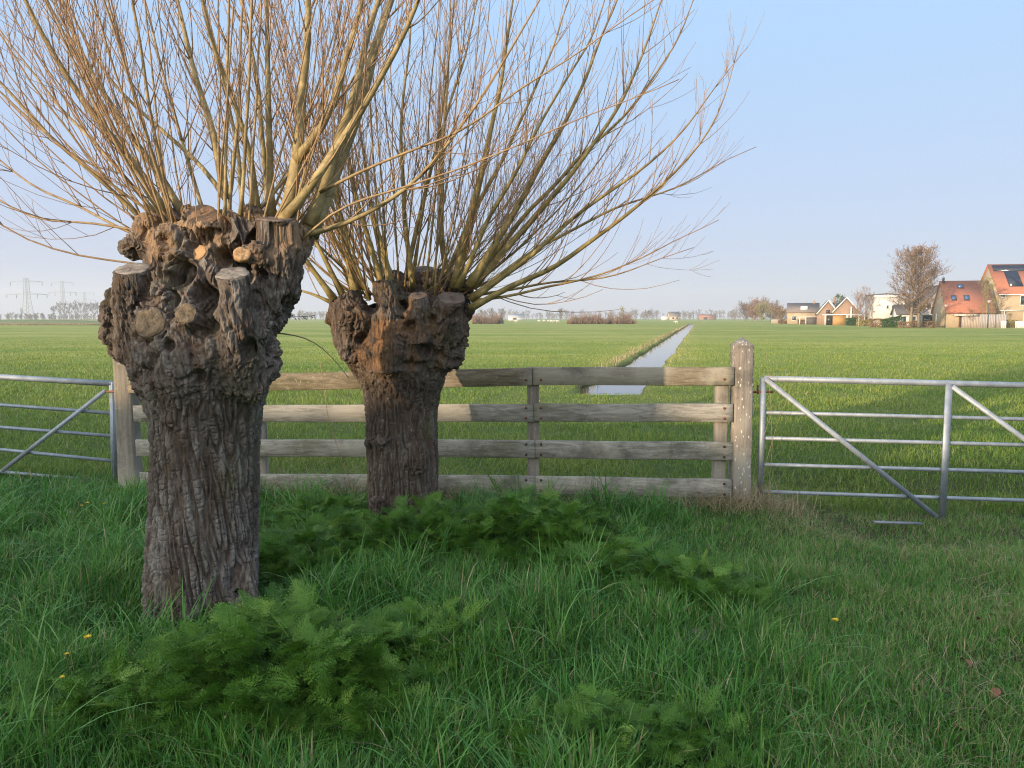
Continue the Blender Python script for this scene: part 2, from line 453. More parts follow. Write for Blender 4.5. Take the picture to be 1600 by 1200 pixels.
# broad arching tufts
tx = rs.uniform(-.85, .85, 420); ty = 2.0 + 4.6 * np.sqrt(rs.uniform(0, 1, 420)); tx = tx * ty
okk = keep_off(tx, ty, .28) & (rs.uniform(0, 1, 420) > .75 * in_clump(tx, ty)) & (worn(tx, ty) < rs.uniform(.1, .9, 420)) & (ty < fence_y(tx) - .15)
tx, ty = tx[okk], ty[okk]
nb = 34; bx = np.repeat(tx, nb) + rs.normal(0, .05, len(tx) * nb); by = np.repeat(ty, nb) + rs.normal(0, .05, len(tx) * nb)
n = len(bx); hh = np.repeat(rs.uniform(.22, .44, len(tx)), nb) * rs.uniform(.55, 1.1, n)
tint = np.repeat(rs.uniform(.25, .6, len(tx)), nb) + rs.normal(0, .07, n)
tint = np.where(rs.uniform(0, 1, n) < .03, .97, np.clip(tint, 0, .8))
V, Fq, tv = blades(rs, np.stack([bx, by, gz(bx, by) - .03], 1), hh, rs.uniform(.005, .0095, n), np.abs(rs.normal(.7, .35, n)), tint, 6, .75)
o = mesh_obj('grass_tufts', V, Fq, M_GRASS, attrs={'tint': tv}); tag(o, 'broad bladed arching grass tufts rising out of the long grass', 'grass', kind='stuff')
# pasture behind the fence
N = 620000
u = rs.uniform(0, 1, N); y = 6.4 * (75 / 6.4) ** u; x = rs.uniform(-1, 1, N) * (.85 * y + 3.0)
cl = pn2(x * .9, y * .9, 5); cl2 = pn2(x * .18, y * .18, 6)
off = np.abs(x - ditch_c(y))
ok = (y > fence_y(x) + .2) & ~((off < .86 + .35 * cl) & (y > 15.8))
ok &= rs.uniform(0, 1, N) < np.clip(.8 + .9 * cl, .2, 1) * (1 - .9 * smooth(38, 74, y))
x, y, cl, cl2, off = x[ok], y[ok], cl[ok], cl2[ok], off[ok]; n = len(x)
h = np.clip(.085 + .06 * cl + .035 * cl2, .03, .2) * rs.uniform(.5, 1.3, n) * (1 + .9 * (1 - smooth(.3, .9, y - fence_y(x)))) * (1 - .7 * smooth(15, 70, y)) * (1 - .55 * (off < 2.2) * smooth(12, 14, y) * (1 - smooth(20, 24, y)))
tint = .42 + .25 * cl + .30 * cl2 + .13 * rs.normal(0, 1, n) + .25 * (1 - smooth(1.2, 2.6, off)) * (y > 17) + .1 * smooth(12, 30, y)
dead = rs.uniform(0, 1, n) < .02
tint = np.where(dead, 1, np.clip(tint, 0, .9))
V, Fq, tv = blades(rs, np.stack([x, y, gz(x, y) - .03], 1), h, (.0030 + .00042 * y) * rs.uniform(.6, 1.4, n), np.abs(rs.normal(.5, .35, n)), tint, 3)
o = mesh_obj('pasture_grass', V, Fq, M_PAST, attrs={'tint': tv}); tag(o, 'short green pasture grass behind the fence and gates', 'grass', kind='stuff')
# dry straw under the bottom rail and beside the right gate post
N = 5200
x = np.concatenate([rs.uniform(-3.6, -.2, N // 2), rs.uniform(-.2, 2.6, N // 4), rs.normal(2.0, .25, N - N // 2 - N // 4)])
y = fence_y(x) + rs.normal(-.05, .16, N)
n = N
h = rs.uniform(.06, .26, n) * np.where(rs.uniform(0, 1, n) < .1, 1.9, 1)
V, Fq, tv = blades(rs, np.stack([x, y, gz(x, y) - .02], 1), h, rs.uniform(.002, .0045, n), np.abs(rs.normal(1.0, .6, n)), rs.uniform(0, 1, n), 4, .8)
o = mesh_obj('dry_straw', V, Fq, M_STRAW, attrs={'tint': tv}); tag(o, 'pale dry grass straw along the foot of the wooden fence', 'straw', kind='stuff')
# matted dead patches on the track
N = 2000
cx = np.array([2.35, 2.9, 1.75, 2.2, 3.2, 1.2, 2.6]); cyy = np.array([5.6, 4.1, 3.0, 2.55, 5.0, 2.5, 3.3]); sg = np.array([.22, .35, .25, .3, .4, .18, .4])
wi = rs.randint(0, 7, N); x = cx[wi] + rs.normal(0, 1, N) * sg[wi]; y = cyy[wi] + rs.normal(0, .7, N) * sg[wi]
V, Fq, tv = blades(rs, np.stack([x, y, gz(x, y) - .015], 1), rs.uniform(.03, .12, N), rs.uniform(.002, .0045, N), np.abs(rs.normal(1.5, .6, N)), rs.uniform(-.2, .8, N), 4, .6)
o = mesh_obj('dead_grass', V, Fq, M_STRAW, attrs={'tint': tv}); tag(o, 'flattened dead grass lying on the worn track towards the right gate', 'straw', kind='stuff')
# reeds along the left lip of the ditch
N = 6500
y = 18 * (190 / 18) ** rs.uniform(0, 1, N); side = np.where(rs.uniform(0, 1, N) < .72, -1, 1)
rc = pn2(y * .5, side * 7.0, 4)
x = ditch_c(y) + side * (.88 + np.abs(rs.normal(0, .16, N)))
ok = rs.uniform(0, 1, N) < np.clip(.12 + 1.9 * rc, .02, 1) * np.where(side < 0, 1, .3); x, y, side, rc = x[ok], y[ok], side[ok], rc[ok]; n = len(x)
h = rs.uniform(.06, .28, n) * np.where(side < 0, 1, .6) * (1 + .6 * rc)
V, Fq, tv = blades(rs, np.stack([x, y, np.full(n, -.12)], 1), h + .12, .006 + .0006 * y, np.abs(rs.normal(.3, .25, n)), rs.uniform(0, .9, n), 3)
o = mesh_obj('reeds', V, Fq, M_STRAW, attrs={'tint': tv}); tag(o, 'dry brown reeds and bank grass fringing the straight water ditch', 'reeds', kind='stuff')

# ------------------------------------------------------------------ cow parsley
def frond(rs, L=.24, pairs=8):
    V = []; Fc = []
    def leaf(p, d, nrm, l, w):
        s = np.cross(nrm, d); k = len(V)
        V.extend([p, p + d * l * .45 + s * w, p + d * l, p + d * l * .45 - s * w]); Fc.append([k, k + 1, k + 2, k + 3])
    t = np.linspace(.22, 1, pairs + 1)
    nrm = np.array((0, 0, 1.0))
    for i, ti in enumerate(t):
        p = np.array((L * ti, 0, -.25 * L * ti * ti + .12 * L * ti))
        rem = (1 - ti) * .62 * L + .018
        for sd in ((-1, 1) if i < pairs else (0,)):
            a = math.radians(62 - 20 * ti) * sd + rs.normal(0, .08)
            d = np.array((math.cos(a), math.sin(a), .14 + rs.normal(0, .22))); d /= np.linalg.norm(d)
            m_ = max(2, int(rem / .0135))
            for j in range(m_):
                f = (j + .6) / (m_ + .3); q = p + d * rem * f - np.array((0, 0, .25 * rem * f * f))
                lw = .020 * (1 - f) + .009
                for s2 in (-1, 1):
                    b_ = a + s2 * math.radians(55); e = np.array((math.cos(b_), math.sin(b_), rs.normal(0, .22))); e /= np.linalg.norm(e)
                    leaf(q, e, nrm, lw * 1.2, lw * .23)
            leaf(p + d * rem * .9, d, nrm, .016, .005)
    k = len(V)
    st = [np.array((L * s_, 0, -.25 * L * s_ * s_ + .12 * L * s_)) for s_ in np.linspace(-.5, 1, 5)]
    for a_, b_ in zip(st[:-1], st[1:]):
        k = len(V); V.extend([a_ + (0, .0013, 0), a_ - (0, .0013, 0), b_ - (0, .0013, 0), b_ + (0, .0013, 0)]); Fc.append([k, k + 1, k + 2, k + 3])
    return np.array(V), np.array(Fc)
rs = np.random.RandomState(5)
FR = [frond(rs, L, p) for L, p in ((.20, 7), (.24, 8), (.28, 9), (.17, 6), (.23, 8))]
def clump(name, cx, cy, rx, ry, hgt, n, seed, label):
    rs = np.random.RandomState(seed); Vs = []; Fs = []; Ts = []; k = 0
    for _ in range(n):
        r = math.sqrt(rs.uniform(0, 1)) * (1.3 if rs.uniform() < .2 else 1); a = rs.uniform(0, 2 * math.pi)
        x, y = cx + rx * r * math.cos(a), cy + ry * r * math.sin(a)
        if not keep_off(np.array([x]), np.array([y]), -.02)[0]: continue
        lump = .5 + .9 * float(pn2([x * 5], [y * 5], seed * 1.7)[0]) + .35
        top = hgt * max(.15, 1 - .75 * r ** 2.2) * max(.35, lump)
        z = top * rs.uniform(.55, 1.0)
        v, f = FR[rs.randint(len(FR))]
        az = math.atan2((y - cy) / ry, (x - cx) / rx) + rs.normal(0, .9)
        sc0 = .72 if cy < 2.7 else 1.0; tl = rs.normal(.0, .42) - .25 * (1 - r) ; sc_ = sc0 * rs.uniform(.36, .72); rl = rs.normal(0, .4)
        M = Matrix.Rotation(az, 3, 'Z') @ Matrix.Rotation(tl, 3, 'Y') @ Matrix.Rotation(rl, 3, 'X')
        w = (v * sc_) @ np.array(M).T + np.array((x, y, z))
        w[:, 2] = np.maximum(w[:, 2], .0)
        Vs.append(w); Fs.append(f + k); k += len(w)
        Ts.append(np.clip(np.full(len(w), rs.normal(.48, .22)) + rs.uniform(-.08, .08, len(w)), 0, 1))
    o = mesh_obj(name, np.concatenate(Vs), np.concatenate(Fs), M_PARSLEY, None, loc=(cx, cy, 0), attrs={'tint': np.concatenate(Ts)})
    tag(o, label, 'plant', 'cow parsley clumps in the grass')
for c in CLUMPS: clump('cow_parsley', *c[:4], c[4] * 1.3, int(c[5] * 2.8), *c[6:])

# ------------------------------------------------------------------ willow trunks
def relax(co, e, it, k=.5):
    n = len(co)
    for _ in range(it):
        s = np.zeros_like(co); c = np.zeros(n)
        for a_ in range(3):
            s[:, a_] = np.bincount(e[:, 0], co[e[:, 1], a_], n) + np.bincount(e[:, 1], co[e[:, 0], a_], n)
        c = np.bincount(e[:, 0], minlength=n) + np.bincount(e[:, 1], minlength=n)
        co = co * (1 - k) + k * s / np.maximum(c, 1)[:, None]
    return co
def remeshed(mb, voxel):
    me = bpy.data.meshes.new('tmp')
    o = mb.build('tmp', None)
    md = o.modifiers.new('r', 'REMESH'); md.mode = 'VOXEL'; md.voxel_size = voxel
    dg = bpy.context.evaluated_depsgraph_get()
    ev = o.evaluated_get(dg); em = ev.to_mesh()
    nv = len(em.vertices); co = np.empty(nv * 3, np.float32); em.vertices.foreach_get('co', co); co = co.reshape(-1, 3).astype(float)
    ne = len(em.edges); e = np.empty(ne * 2, np.int32); em.edges.foreach_get('vertices', e); e = e.reshape(-1, 2)
    nf = len(em.polygons); lt = np.empty(nf, np.int32); em.polygons.foreach_get('loop_total', lt)
    lv = np.empty(len(em.loops), np.int32); em.loops.foreach_get('vertex_index', lv)
    ev.to_mesh_clear(); old = o.data
    bpy.data.objects.remove(o); bpy.data.meshes.remove(old); bpy.data.meshes.remove(me)
    assert (lt == 4).all()
    return co, e, lv.reshape(-1, 4)
def vnormals(co, q):
    fn = np.cross(co[q[:, 2]] - co[q[:, 0]], co[q[:, 3]] - co[q[:, 1]])
    n = np.zeros_like(co)
    for a_ in range(3):
        for k_ in range(4): n[:, a_] += np.bincount(q[:, k_], fn[:, a_], len(co))
    return n / (np.linalg.norm(n, axis=1)[:, None] + 1e-12)
def ridged(p, oct=3, lac=2.1):
    s = np.zeros(len(p)); a = 1.0; tot = 0
    for _ in range(oct):
        s += a * (1 - np.minimum(1, np.abs(pn(p)) * 2.4)); tot += a; p = p * lac + 17.3; a *= .5
    return s / tot
def furrow(p, w=.2): return smooth(0, w, np.abs(pn(p)))          # 0 in the crack, 1 on the plate

def loft(rows, Y0, depth=.92, n=28):
    """closed body from silhouette rows (py, xl, xr)"""
    mb = MB(); pts = []
    for (py, xl, xr) in rows:
        a_, b_ = P(xl, py, Y0), P(xr, py, Y0); c_ = (a_ + b_) / 2; r_ = (b_[0] - a_[0]) / 2
        ph = np.arange(n) * 2 * math.pi / n
        pts.append(np.stack([c_[0] + r_ * np.cos(ph), Y0 + r_ * depth * np.sin(ph), np.full(n, c_[2])], 1))
    k = len(pts); V = np.concatenate(pts)
    i = np.arange(k - 1)[:, None] * n; j = np.arange(n)[None]; j2 = (j + 1) % n
    mb.add(V, [np.stack([i + j, i + j2, i + n + j2, i + n + j], -1).reshape(-1, 4)[:, ::-1]])
    mb.f.append(list(range(n))); mb.f.append(list(range((k - 1) * n, k * n))[::-1])
    return mb
def ball(mb, px, py, Y, r, e=(1, 1, 1)):
    mb.sphere(P(px, py, Y), np.array(e) * r * Y / F_PX, 14, 10)
def limb(mb, pts, n=14):             # pts: (px,py,Y,r_px)
    c_ = [P(a, b_, Y) for a, b_, Y, r in pts]; rr = [r * Y / F_PX for a, b_, Y, r in pts]
    s = np.linspace(0, 1, len(pts)); q = np.linspace(0, 1, 4 * len(pts))
    C = np.stack([np.interp(q, s, np.array(c_)[:, a]) for a in range(3)], 1)
    mb.tube(C, np.interp(q, s, rr), n)

def bark_mat(name, browns, greys, orange, zo):
    m, nt, b = nodes_mat(name)
    at = nt.nodes.new('ShaderNodeAttribute'); at.attribute_name = 'plate'
    ar = nt.nodes.new('ShaderNodeAttribute'); ar.attribute_name = 'rot'
    n1 = noise(nt, 7, (1, 1, .35), 5, .65); n2 = noise(nt, 45, (1, 1, .3), 4, .7); n3 = noise(nt, 2.2, (1, 1, .6), 3, .5, off=(4, 2, 1))
    c1 = ramp(nt, [(.3, browns[0]), (.7, browns[1])]); nt.links.new(n2.outputs[0], c1.inputs[0])
    c2 = ramp(nt, [(.3, greys[0]), (.7, greys[1])]); nt.links.new(n2.outputs[0], c2.inputs[0])
    f = mathn(nt, 'MULTIPLY', at.outputs['Fac'], ramp_out(nt, n1.outputs[0], .36, .62))
    col = mixc(nt, f, c1.outputs[0], c2.outputs[0])
    gm = ramp_out(nt, n3.outputs[0], .60, .75)
    col = mixc(nt, mathn(nt, 'MULTIPLY', gm, .45), col, (.16, .17, .07))
    c3 = ramp(nt, [(.3, orange[0]), (.7, orange[1])]); nt.links.new(n2.outputs[0], c3.inputs[0])
    col = mixc(nt, ar.outputs['Fac'], col, c3.outputs[0])
    li = noise(nt, 34, (1, 1, .8), 5, .75, off=(8, 3, 4)); col = mixc(nt, mathn(nt, 'MULTIPLY', ramp_out(nt, li.outputs[0], .60, .68), .6), col, (.34, .34, .29))
    sn = noise(nt, 3.4, (1, 1, .45), 5, .7, off=(1, 7, 2)); col = mixc(nt, mathn(nt, 'MULTIPLY', ramp_out(nt, sn.outputs[0], .50, .62), .55), col, (.055, .044, .036))
    nt.links.new(col, b.inputs['Base Color']); b.inputs['Roughness'].default_value = .9; b.inputs['Specular IOR Level'].default_value = .2
    rd = noise(nt, 30, (1, 1, .22), 6, .6, .4); rd.noise_type = 'RIDGED_MULTIFRACTAL'; rd.inputs['Lacunarity'].default_value = 2.2
    bump(nt, b, mathn(nt, 'ADD', mathn(nt, 'MULTIPLY', rd.outputs[0], .9), n2.outputs[0]), 1.0, .014)
    return m
def ramp_out(nt, val, a, b_):
    mr = nt.nodes.new('ShaderNodeMapRange'); mr.inputs[1].default_value = a; mr.inputs[2].default_value = b_
    nt.links.new(val, mr.inputs[0])
    return mr.outputs[0]
M_BARK1 = bark_mat('willow_bark_grey', ((.06, .04, .029), (.125, .088, .066)), ((.14, .122, .108), (.30, .272, .246)), ((.24, .14, .075), (.42, .28, .165)), 0)
M_BARK2 = bark_mat('willow_bark_brown', ((.055, .036, .026), (.115, .08, .06)), ((.11, .09, .075), (.20, .17, .145)), ((.12, .065, .036), (.30, .17, .085)), 0)
# sawn wood: rings round the local centre
m, nt, b = nodes_mat('sawn_wood')
n1 = noise(nt, 14, (1, 1, 1), 4, .6); n2 = noise(nt, 60, (1, 1, 1), 3, .6)
c1 = ramp(nt, [(.3, (.14, .115, .095)), (.55, (.25, .215, .18)), (.8, (.33, .29, .245))]); nt.links.new(n1.outputs[0], c1.inputs[0])
wv = nt.nodes.new('ShaderNodeTexWave'); wv.wave_type = 'RINGS'; wv.rings_direction = 'SPHERICAL'; wv.inputs['Scale'].default_value = 22; wv.inputs['Distortion'].default_value = 3; wv.inputs['Detail'].default_value = 2
tc = nt.nodes.new('ShaderNodeTexCoord'); nt.links.new(tc.outputs['Object'], wv.inputs[0])
c2 = ramp(nt, [(.2, (.72, .72, .72)), (.7, (1.05, 1.05, 1.05))]); nt.links.new(wv.outputs[0], c2.inputs[0])
nt.links.new(mixc(nt, .55, c1.outputs[0], c2.outputs[0], 'MULTIPLY'), b.inputs['Base Color']); b.inputs['Roughness'].default_value = .85
bump(nt, b, n2.outputs[0], .4, .004)
M_SAWN = m
M_SAWN_TAN = simple('fresh_wood', (.52, .33, .17), (.36, .21, .10), 18, .8, bmp=.5)
M_SAWN_DARK = simple('dark_sawn_wood', (.19, .14, .11), (.10, .075, .06), 18, .85, bmp=.5)

def cut_disc(name, parent, px, py, Y, rx, tilt, mat, seed, az=0.0, off=(0, 0, 0)):
    """a sawn face: an irregular thick slab whose normal is tilted from vertical towards the viewer"""
    rs = np.random.RandomState(seed); c_ = P(px, py, Y) + np.array(off); r = rx * Y / F_PX; n = 26
    a = np.arange(n) * 2 * math.pi / n; k = .94 + .30 * pn2(np.cos(a) * 1.6 + seed, np.sin(a) * 1.6)
    M = np.array(Matrix.Rotation(az, 3, 'Z') @ Matrix.Rotation(tilt, 3, 'X'))
    rings = []
    for f, z in ((.96, -.02), (.98, .001), (.94, .005), (.6, .004), (.25, .002)):
        rings.append(np.stack([np.cos(a) * r * k * f, np.sin(a) * r * k * f, np.full(n, z) + .003 * rs.normal(0, 1, n) * (f < .98)], 1))
    V = np.concatenate(rings) @ M.T + c_; q = []
    i = np.arange(4)[:, None] * n; j = np.arange(n)[None]; j2 = (j + 1) % n
    q = np.stack([i + j, i + j2, i + n + j2, i + n + j], -1).reshape(-1, 4)
    return mesh_obj(name, V, [q, list(range(4 * n, 5 * n)), list(range(n))[::-1]], mat, parent, shade=False)

def cut_frame(px, py, Y, rx, tilt, az):
    M = Matrix.Rotation(az, 3, 'Z') @ Matrix.Rotation(tilt, 3, 'X')
    return P(px, py, Y), np.array(M @ Vector((0, 0, 1))), rx * Y / F_PX
def seg_mask(co, limbs):
    g = np.zeros(len(co))
    for pts in limbs:
        for (a, b_, Ya, ra), (c_, d, Yb, rb) in zip(pts[:-1], pts[1:]):
            A_, B_ = P(a, b_, Ya), P(c_, d, Yb); ab = B_ - A_; t = np.clip((co - A_) @ ab / (ab @ ab), 0, 1)
            dist_ = np.linalg.norm(co - A_ - t[:, None] * ab, axis=1); r = (ra + (rb - ra) * t) * Ya / F_PX
            g = np.maximum(g, 1 - smooth(.98, 1.2, dist_ / r))
    return g
def finish_trunk(co, e, q, Y0, head_lo, head_hi, seed, rotf, tilt, limbs, cuts, dents, hs=1.0):
    co = relax(co, e, 12)
    nrm = vnormals(co, q)
    hb = smooth(head_lo, head_hi, co[:, 2] + .10 * pn(co * 4 + seed))
    # furrowed bark on the bole
    p = co.copy(); p[:, 0] += tilt * p[:, 2] + .014 * pn(co * np.array((3, 3, 6)) + 3); p[:, 1] += .014 * pn(co * np.array((3, 3, 6)) + 9)
    f1 = furrow(p * np.array((24, 24, 2.5)) + seed, .20); f2 = furrow(p * np.array((44, 44, 6.0)) + seed + 5, .22)
    f3 = furrow(p * np.array((14, 14, 26)) + seed + 8, .09)
    bark = -.022 * (1 - f1) - .011 * (1 - f2) * (.4 + .6 * f1) - .008 * (1 - f3) * f1 + .006 * pn(co * 7 + 1) + .003 * pn(co * 70) + .004 * pn(p * np.array((60, 60, 9)))
    bark += .028 * pn(co * np.array((3.4, 3.4, .7)) + 31)
    # gnarled head: lumps, hollows, creases flowing round them
    w = co + .10 * np.stack([pn(co * 3.4 + 11), pn(co * 3.4 + 23), pn(co * 3.4 + 37)], 1) + .02 * np.stack([pn(co * 13 + 1), pn(co * 13 + 2.5), pn(co * 13 + 7)], 1)
    k1 = furrow(w * np.array((6.5, 6.5, 4.0)) + seed, .12); k2 = furrow(w * np.array((15, 15, 8)) + seed, .15)
    k3 = furrow(w * np.array((44, 44, 10)) + seed, .25)
    md = .45 + .9 * smooth(-.25, .35, pn(co * 2.7 + seed))
    gn = .034 * pn(co * 5 + seed) + .018 * pn(w * 11 + 3) - .085 * smooth(.17, .38, pn(co * 5.2 + 41 + seed)) - .04 * smooth(.2, .4, pn(w * 12 + 60)) - .040 * (1 - k1) * md - .016 * (1 - k2) * md - .007 * (1 - k3) - .014 * (1 - furrow(w * np.array((25, 25, 18)) + .3 * seed, .15)) * md + .012 * pn(w * 21 + 5) + .009 * md * pn(w * 36) + .006 * pn(co * 80)
    g = seg_mask(co, limbs)
    s1 = furrow(p * np.array((27, 27, 3.2)) + seed, .18); s2 = furrow(p * np.array((60, 60, 8)) + seed, .2)
    st_ = -.013 * (1 - s1) - .006 * (1 - s2) + .012 * pn(co * 7) + .003 * pn(co * 60)
    head = gn * hs * (1 - .62 * g) + st_ * (.15 + .85 * g)
    d = bark * (1 - hb) + head * hb
    plate = (f1 * .65 + f2 * .35) * (1 - hb) + ((.2 + .8 * k2 * k3) * (1 - g) + (.3 + .7 * s1 * s2) * g) * hb
    out = relax(co + nrm * d[:, None], e, 1, .10)
    fw = out[:, 1] * CP - (out[:, 2] - CAM_H) * SP; upv = out[:, 1] * SP + (out[:, 2] - CAM_H) * CP
    qx, qy = 800 + F_PX * out[:, 0] / fw, 600 - F_PX * upv / fw
    for (dx, dy, dr, dd) in dents:             # rotten hollows between the burrs
        rr = np.hypot(qx - dx, (qy - dy) * .85) / dr * (1 + .5 * pn(co * 11 + dx))
        out[:, 1] += dd * (1 - smooth(.25, 1.0, rr)) * (out[:, 1] < Y0 - .05)
    for cut in cuts:
        c_, n_, r_ = cut_frame(*cut[:6]); v = out - c_; h = v @ n_; lat = np.linalg.norm(v - h[:, None] * n_, axis=1)
        wgt = (1 - smooth(1.0, 1.16, lat / r_)) * (np.abs(h) < .10)
        out = out - n_ * (wgt * (h + .001))[:, None]
    return out, q, {'plate': plate, 'rot': rotf(co, w)}

VOX = .0042
# ---- nearer willow
Y1 = 4.02
rows1 = [(1085, 214, 412), (1000, 221, 406), (950, 229, 402), (900, 231, 401), (800, 237, 402), (700, 238, 403), (650, 234, 407), (620, 224, 413),
         (600, 212, 421), (570, 204, 430), (540, 204, 432), (510, 208, 428), (480, 214, 420), (450, 220, 412), (425, 226, 404), (400, 232, 400), (375, 240, 400), (352, 258, 420)]
mb = loft(rows1, Y1)
ball(mb, 178, 505, 3.95, 27, (.9, 1.1, 1.35)); ball(mb, 185, 470, 3.98, 24); ball(mb, 196, 545, 3.98, 26); ball(mb, 170, 482, 3.96, 14)
limb(mb, [(214, 560, 3.95, 36), (207, 480, 3.84, 31), (207, 424, 3.80, 28)])               # left sawn stub
limb(mb, [(380, 600, 3.88, 44), (372, 520, 3.76, 38), (364, 470, 3.72, 31), (363, 430, 3.72, 27)])    # front stub
ball(mb, 412, 560, 3.90, 34, (.85, 1, 1.4)); ball(mb, 395, 605, 3.85, 30); ball(mb, 405, 520, 3.84, 30, (.8, 1, 1.2)); ball(mb, 345, 590, 3.78, 26, (1.1, .8, 1))
limb(mb, [(395, 500, 4.0, 46), (432, 450, 4.0, 44), (436, 400, 3.96, 36), (433, 346, 3.94, 33)])      # right limb and its stub
limb(mb, [(430, 410, 4.05, 36), (462, 385, 4.08, 28), (482, 360, 4.1, 19)])
ball(mb, 432, 455, 4.0, 30); ball(mb, 410, 400, 3.88, 26); ball(mb, 446, 425, 3.98, 20)
ball(mb, 236, 355, 4.0, 26); ball(mb, 214, 383, 3.95, 26, (1.1, 1, .9)); ball(mb, 262, 375, 3.9, 27); ball(mb, 250, 400, 3.84, 24, (1.5, 1, .8))
limb(mb, [(335, 400, 4.05, 34), (322, 362, 4.02, 27), (316, 330, 4.0, 22)])
ball(mb, 350, 362, 4.1, 34); ball(mb, 375, 372, 4.08, 34); ball(mb, 400, 352, 4.15, 30); ball(mb, 290, 352, 4.15, 32); ball(mb, 270, 340, 4.2, 24)
ball(mb, 310, 395, 3.86, 17, (1, .8, 1.2)); ball(mb, 377, 397, 3.84, 16)
ball(mb, 238, 502, 3.74, 31, (1, .7, 1.1)); ball(mb, 293, 492, 3.70, 26, (1, .7, 1.1)); ball(mb, 265, 455, 3.76, 26, (1.2, .8, .9)); ball(mb, 315, 455, 3.80, 24)
ball(mb, 300, 545, 3.76, 42, (1.2, .7, 1)); ball(mb, 250, 580, 3.80, 34); ball(mb, 335, 540, 3.74, 26, (.9, .8, 1.3))
ball(mb, 268, 655, 3.78, 20, (1.1, .8, 1)); ball(mb, 248, 632, 3.80, 17); ball(mb, 232, 640, 3.9, 12)
for s_ in ((243, 1040, 3.72, 28), (300, 1060, 3.66, 34), (378, 1060, 3.72, 30)): limb(mb, [(s_[0] + 6, 870, 3.95, 20), s_])
co, e, q = remeshed(mb, VOX)
def rot1(co, w):
    lim = smooth(1.86, 2.02, co[:, 2] + .12 * pn(co * 9)) * smooth(-.05, .35, pn(w * 5 + 3) + .25)
    return np.clip(.75 * lim, 0, 1)
LIMBS1 = [[(214, 560, 3.95, 36), (207, 480, 3.84, 31), (207, 424, 3.80, 28)], [(380, 600, 3.88, 44), (372, 520, 3.76, 38), (364, 470, 3.72, 31), (363, 430, 3.72, 27)],
          [(395, 500, 4.0, 46), (432, 450, 4.0, 44), (436, 400, 3.96, 36), (433, 346, 3.94, 33)], [(430, 410, 4.05, 36), (462, 385, 4.08, 28), (482, 360, 4.1, 19)]]
M_OLD = simple('old_sawn_wood', (.20, .155, .105), (.10, .075, .05), 22, .9, bmp=.9, bdist=.02); M_REDW = simple('red_sawn_wood', (.30, .18, .10), (.20, .12, .075), 16, .85, bmp=.5)
CUTS1 = [(208, 420, 3.80, 27, .42, 0, M_SAWN), (363, 427, 3.72, 26, .48, 0, M_SAWN), (433, 343, 3.94, 30, .22, .2, M_SAWN_DARK), (235, 504, 3.672, 24, 1.38, .15, M_OLD), (291, 490, 3.65, 17, 1.25, 0, M_OLD),
         (318, 336, 3.97, 22, .95, .3, M_REDW), (312, 395, 3.82, 13, 1.2, -.3, M_SAWN_TAN), (378, 397, 3.79, 14, .95, .3, M_SAWN_TAN)]
co, q, at1 = finish_trunk(co, e, q, Y1, 1.02, 1.55, 2.0, rot1, .12, LIMBS1, CUTS1, [(318, 465, 30, .16), (285, 425, 26, .12), (388, 548, 17, .11), (268, 470, 16, .08), (352, 402, 18, .10), (330, 512, 16, .07), (262, 540, 14, .06), (345, 350, 20, .09), (255, 375, 12, .06), (410, 430, 12, .08), (312, 588, 13, .05), (373, 930, 9, .08)])
W1 = thing('willow_tree', (T1C[0], T1C[1], 0), 'nearer pollard willow with a gnarled grey head and bare shoots, left of the picture', 'tree', 'pollard willows by the fence')
mesh_obj('trunk', co, q, M_BARK1, W1, attrs=at1, shade=True)
for k_, cc in enumerate(CUTS1): cut_disc('sawn_stub', W1, *cc[:5], cc[6], k_ + 1, cc[5])

# ---- farther willow
Y2 = 5.66
rows2 = [(905, 568, 696), (860, 572, 690), (832, 574, 686), (780, 575, 688), (700, 573, 685), (640, 571, 683), (612, 567, 689), (592, 557, 697), (572, 545, 704),
         (550, 537, 710), (520, 542, 714), (490, 560, 708), (470, 590, 696), (456, 600, 676)]
mb = loft(rows2, Y2)
limb(mb, [(590, 580, 5.6, 36), (552, 530, 5.5, 33), (543, 485, 5.5, 31), (540, 462, 5.55, 27)])
ball(mb, 556, 500, 5.40, 30); ball(mb, 530, 500, 5.55, 22); ball(mb, 552, 545, 5.45, 26)
limb(mb, [(610, 580, 5.42, 34), (604, 500, 5.38, 26), (603, 440, 5.45, 21)])
limb(mb, [(655, 540, 5.4, 28), (655, 490, 5.42, 19), (655, 464, 5.45, 16)])
limb(mb, [(676, 560, 5.56, 36), (694, 505, 5.46, 30), (707, 468, 5.42, 24)])
ball(mb, 716, 520, 5.6, 27, (.8, 1, 1.3)); ball(mb, 702, 555, 5.62, 28); ball(mb, 725, 485, 5.66, 20); ball(mb, 640, 550, 5.42, 36, (1.2, .6, 1.1)); ball(mb, 592, 550, 5.45, 32, (1, 1, 1.3))
limb(mb, [(655, 470, 5.8, 36), (658, 440, 5.85, 26), (660, 424, 5.86, 22)])
ball(mb, 690, 455, 5.8, 36); ball(mb, 720, 455, 5.8, 22); ball(mb, 620, 460, 5.75, 36)
ball(mb, 588, 792, 5.40, 17, (.9, .7, 1.1)); ball(mb, 577, 692, 5.5, 9); ball(mb, 596, 690, 5.38, 13, (1, .6, 1.3)); ball(mb, 650, 715, 5.42, 22, (1, .6, 1.3))
co, e, q = remeshed(mb, .0058)
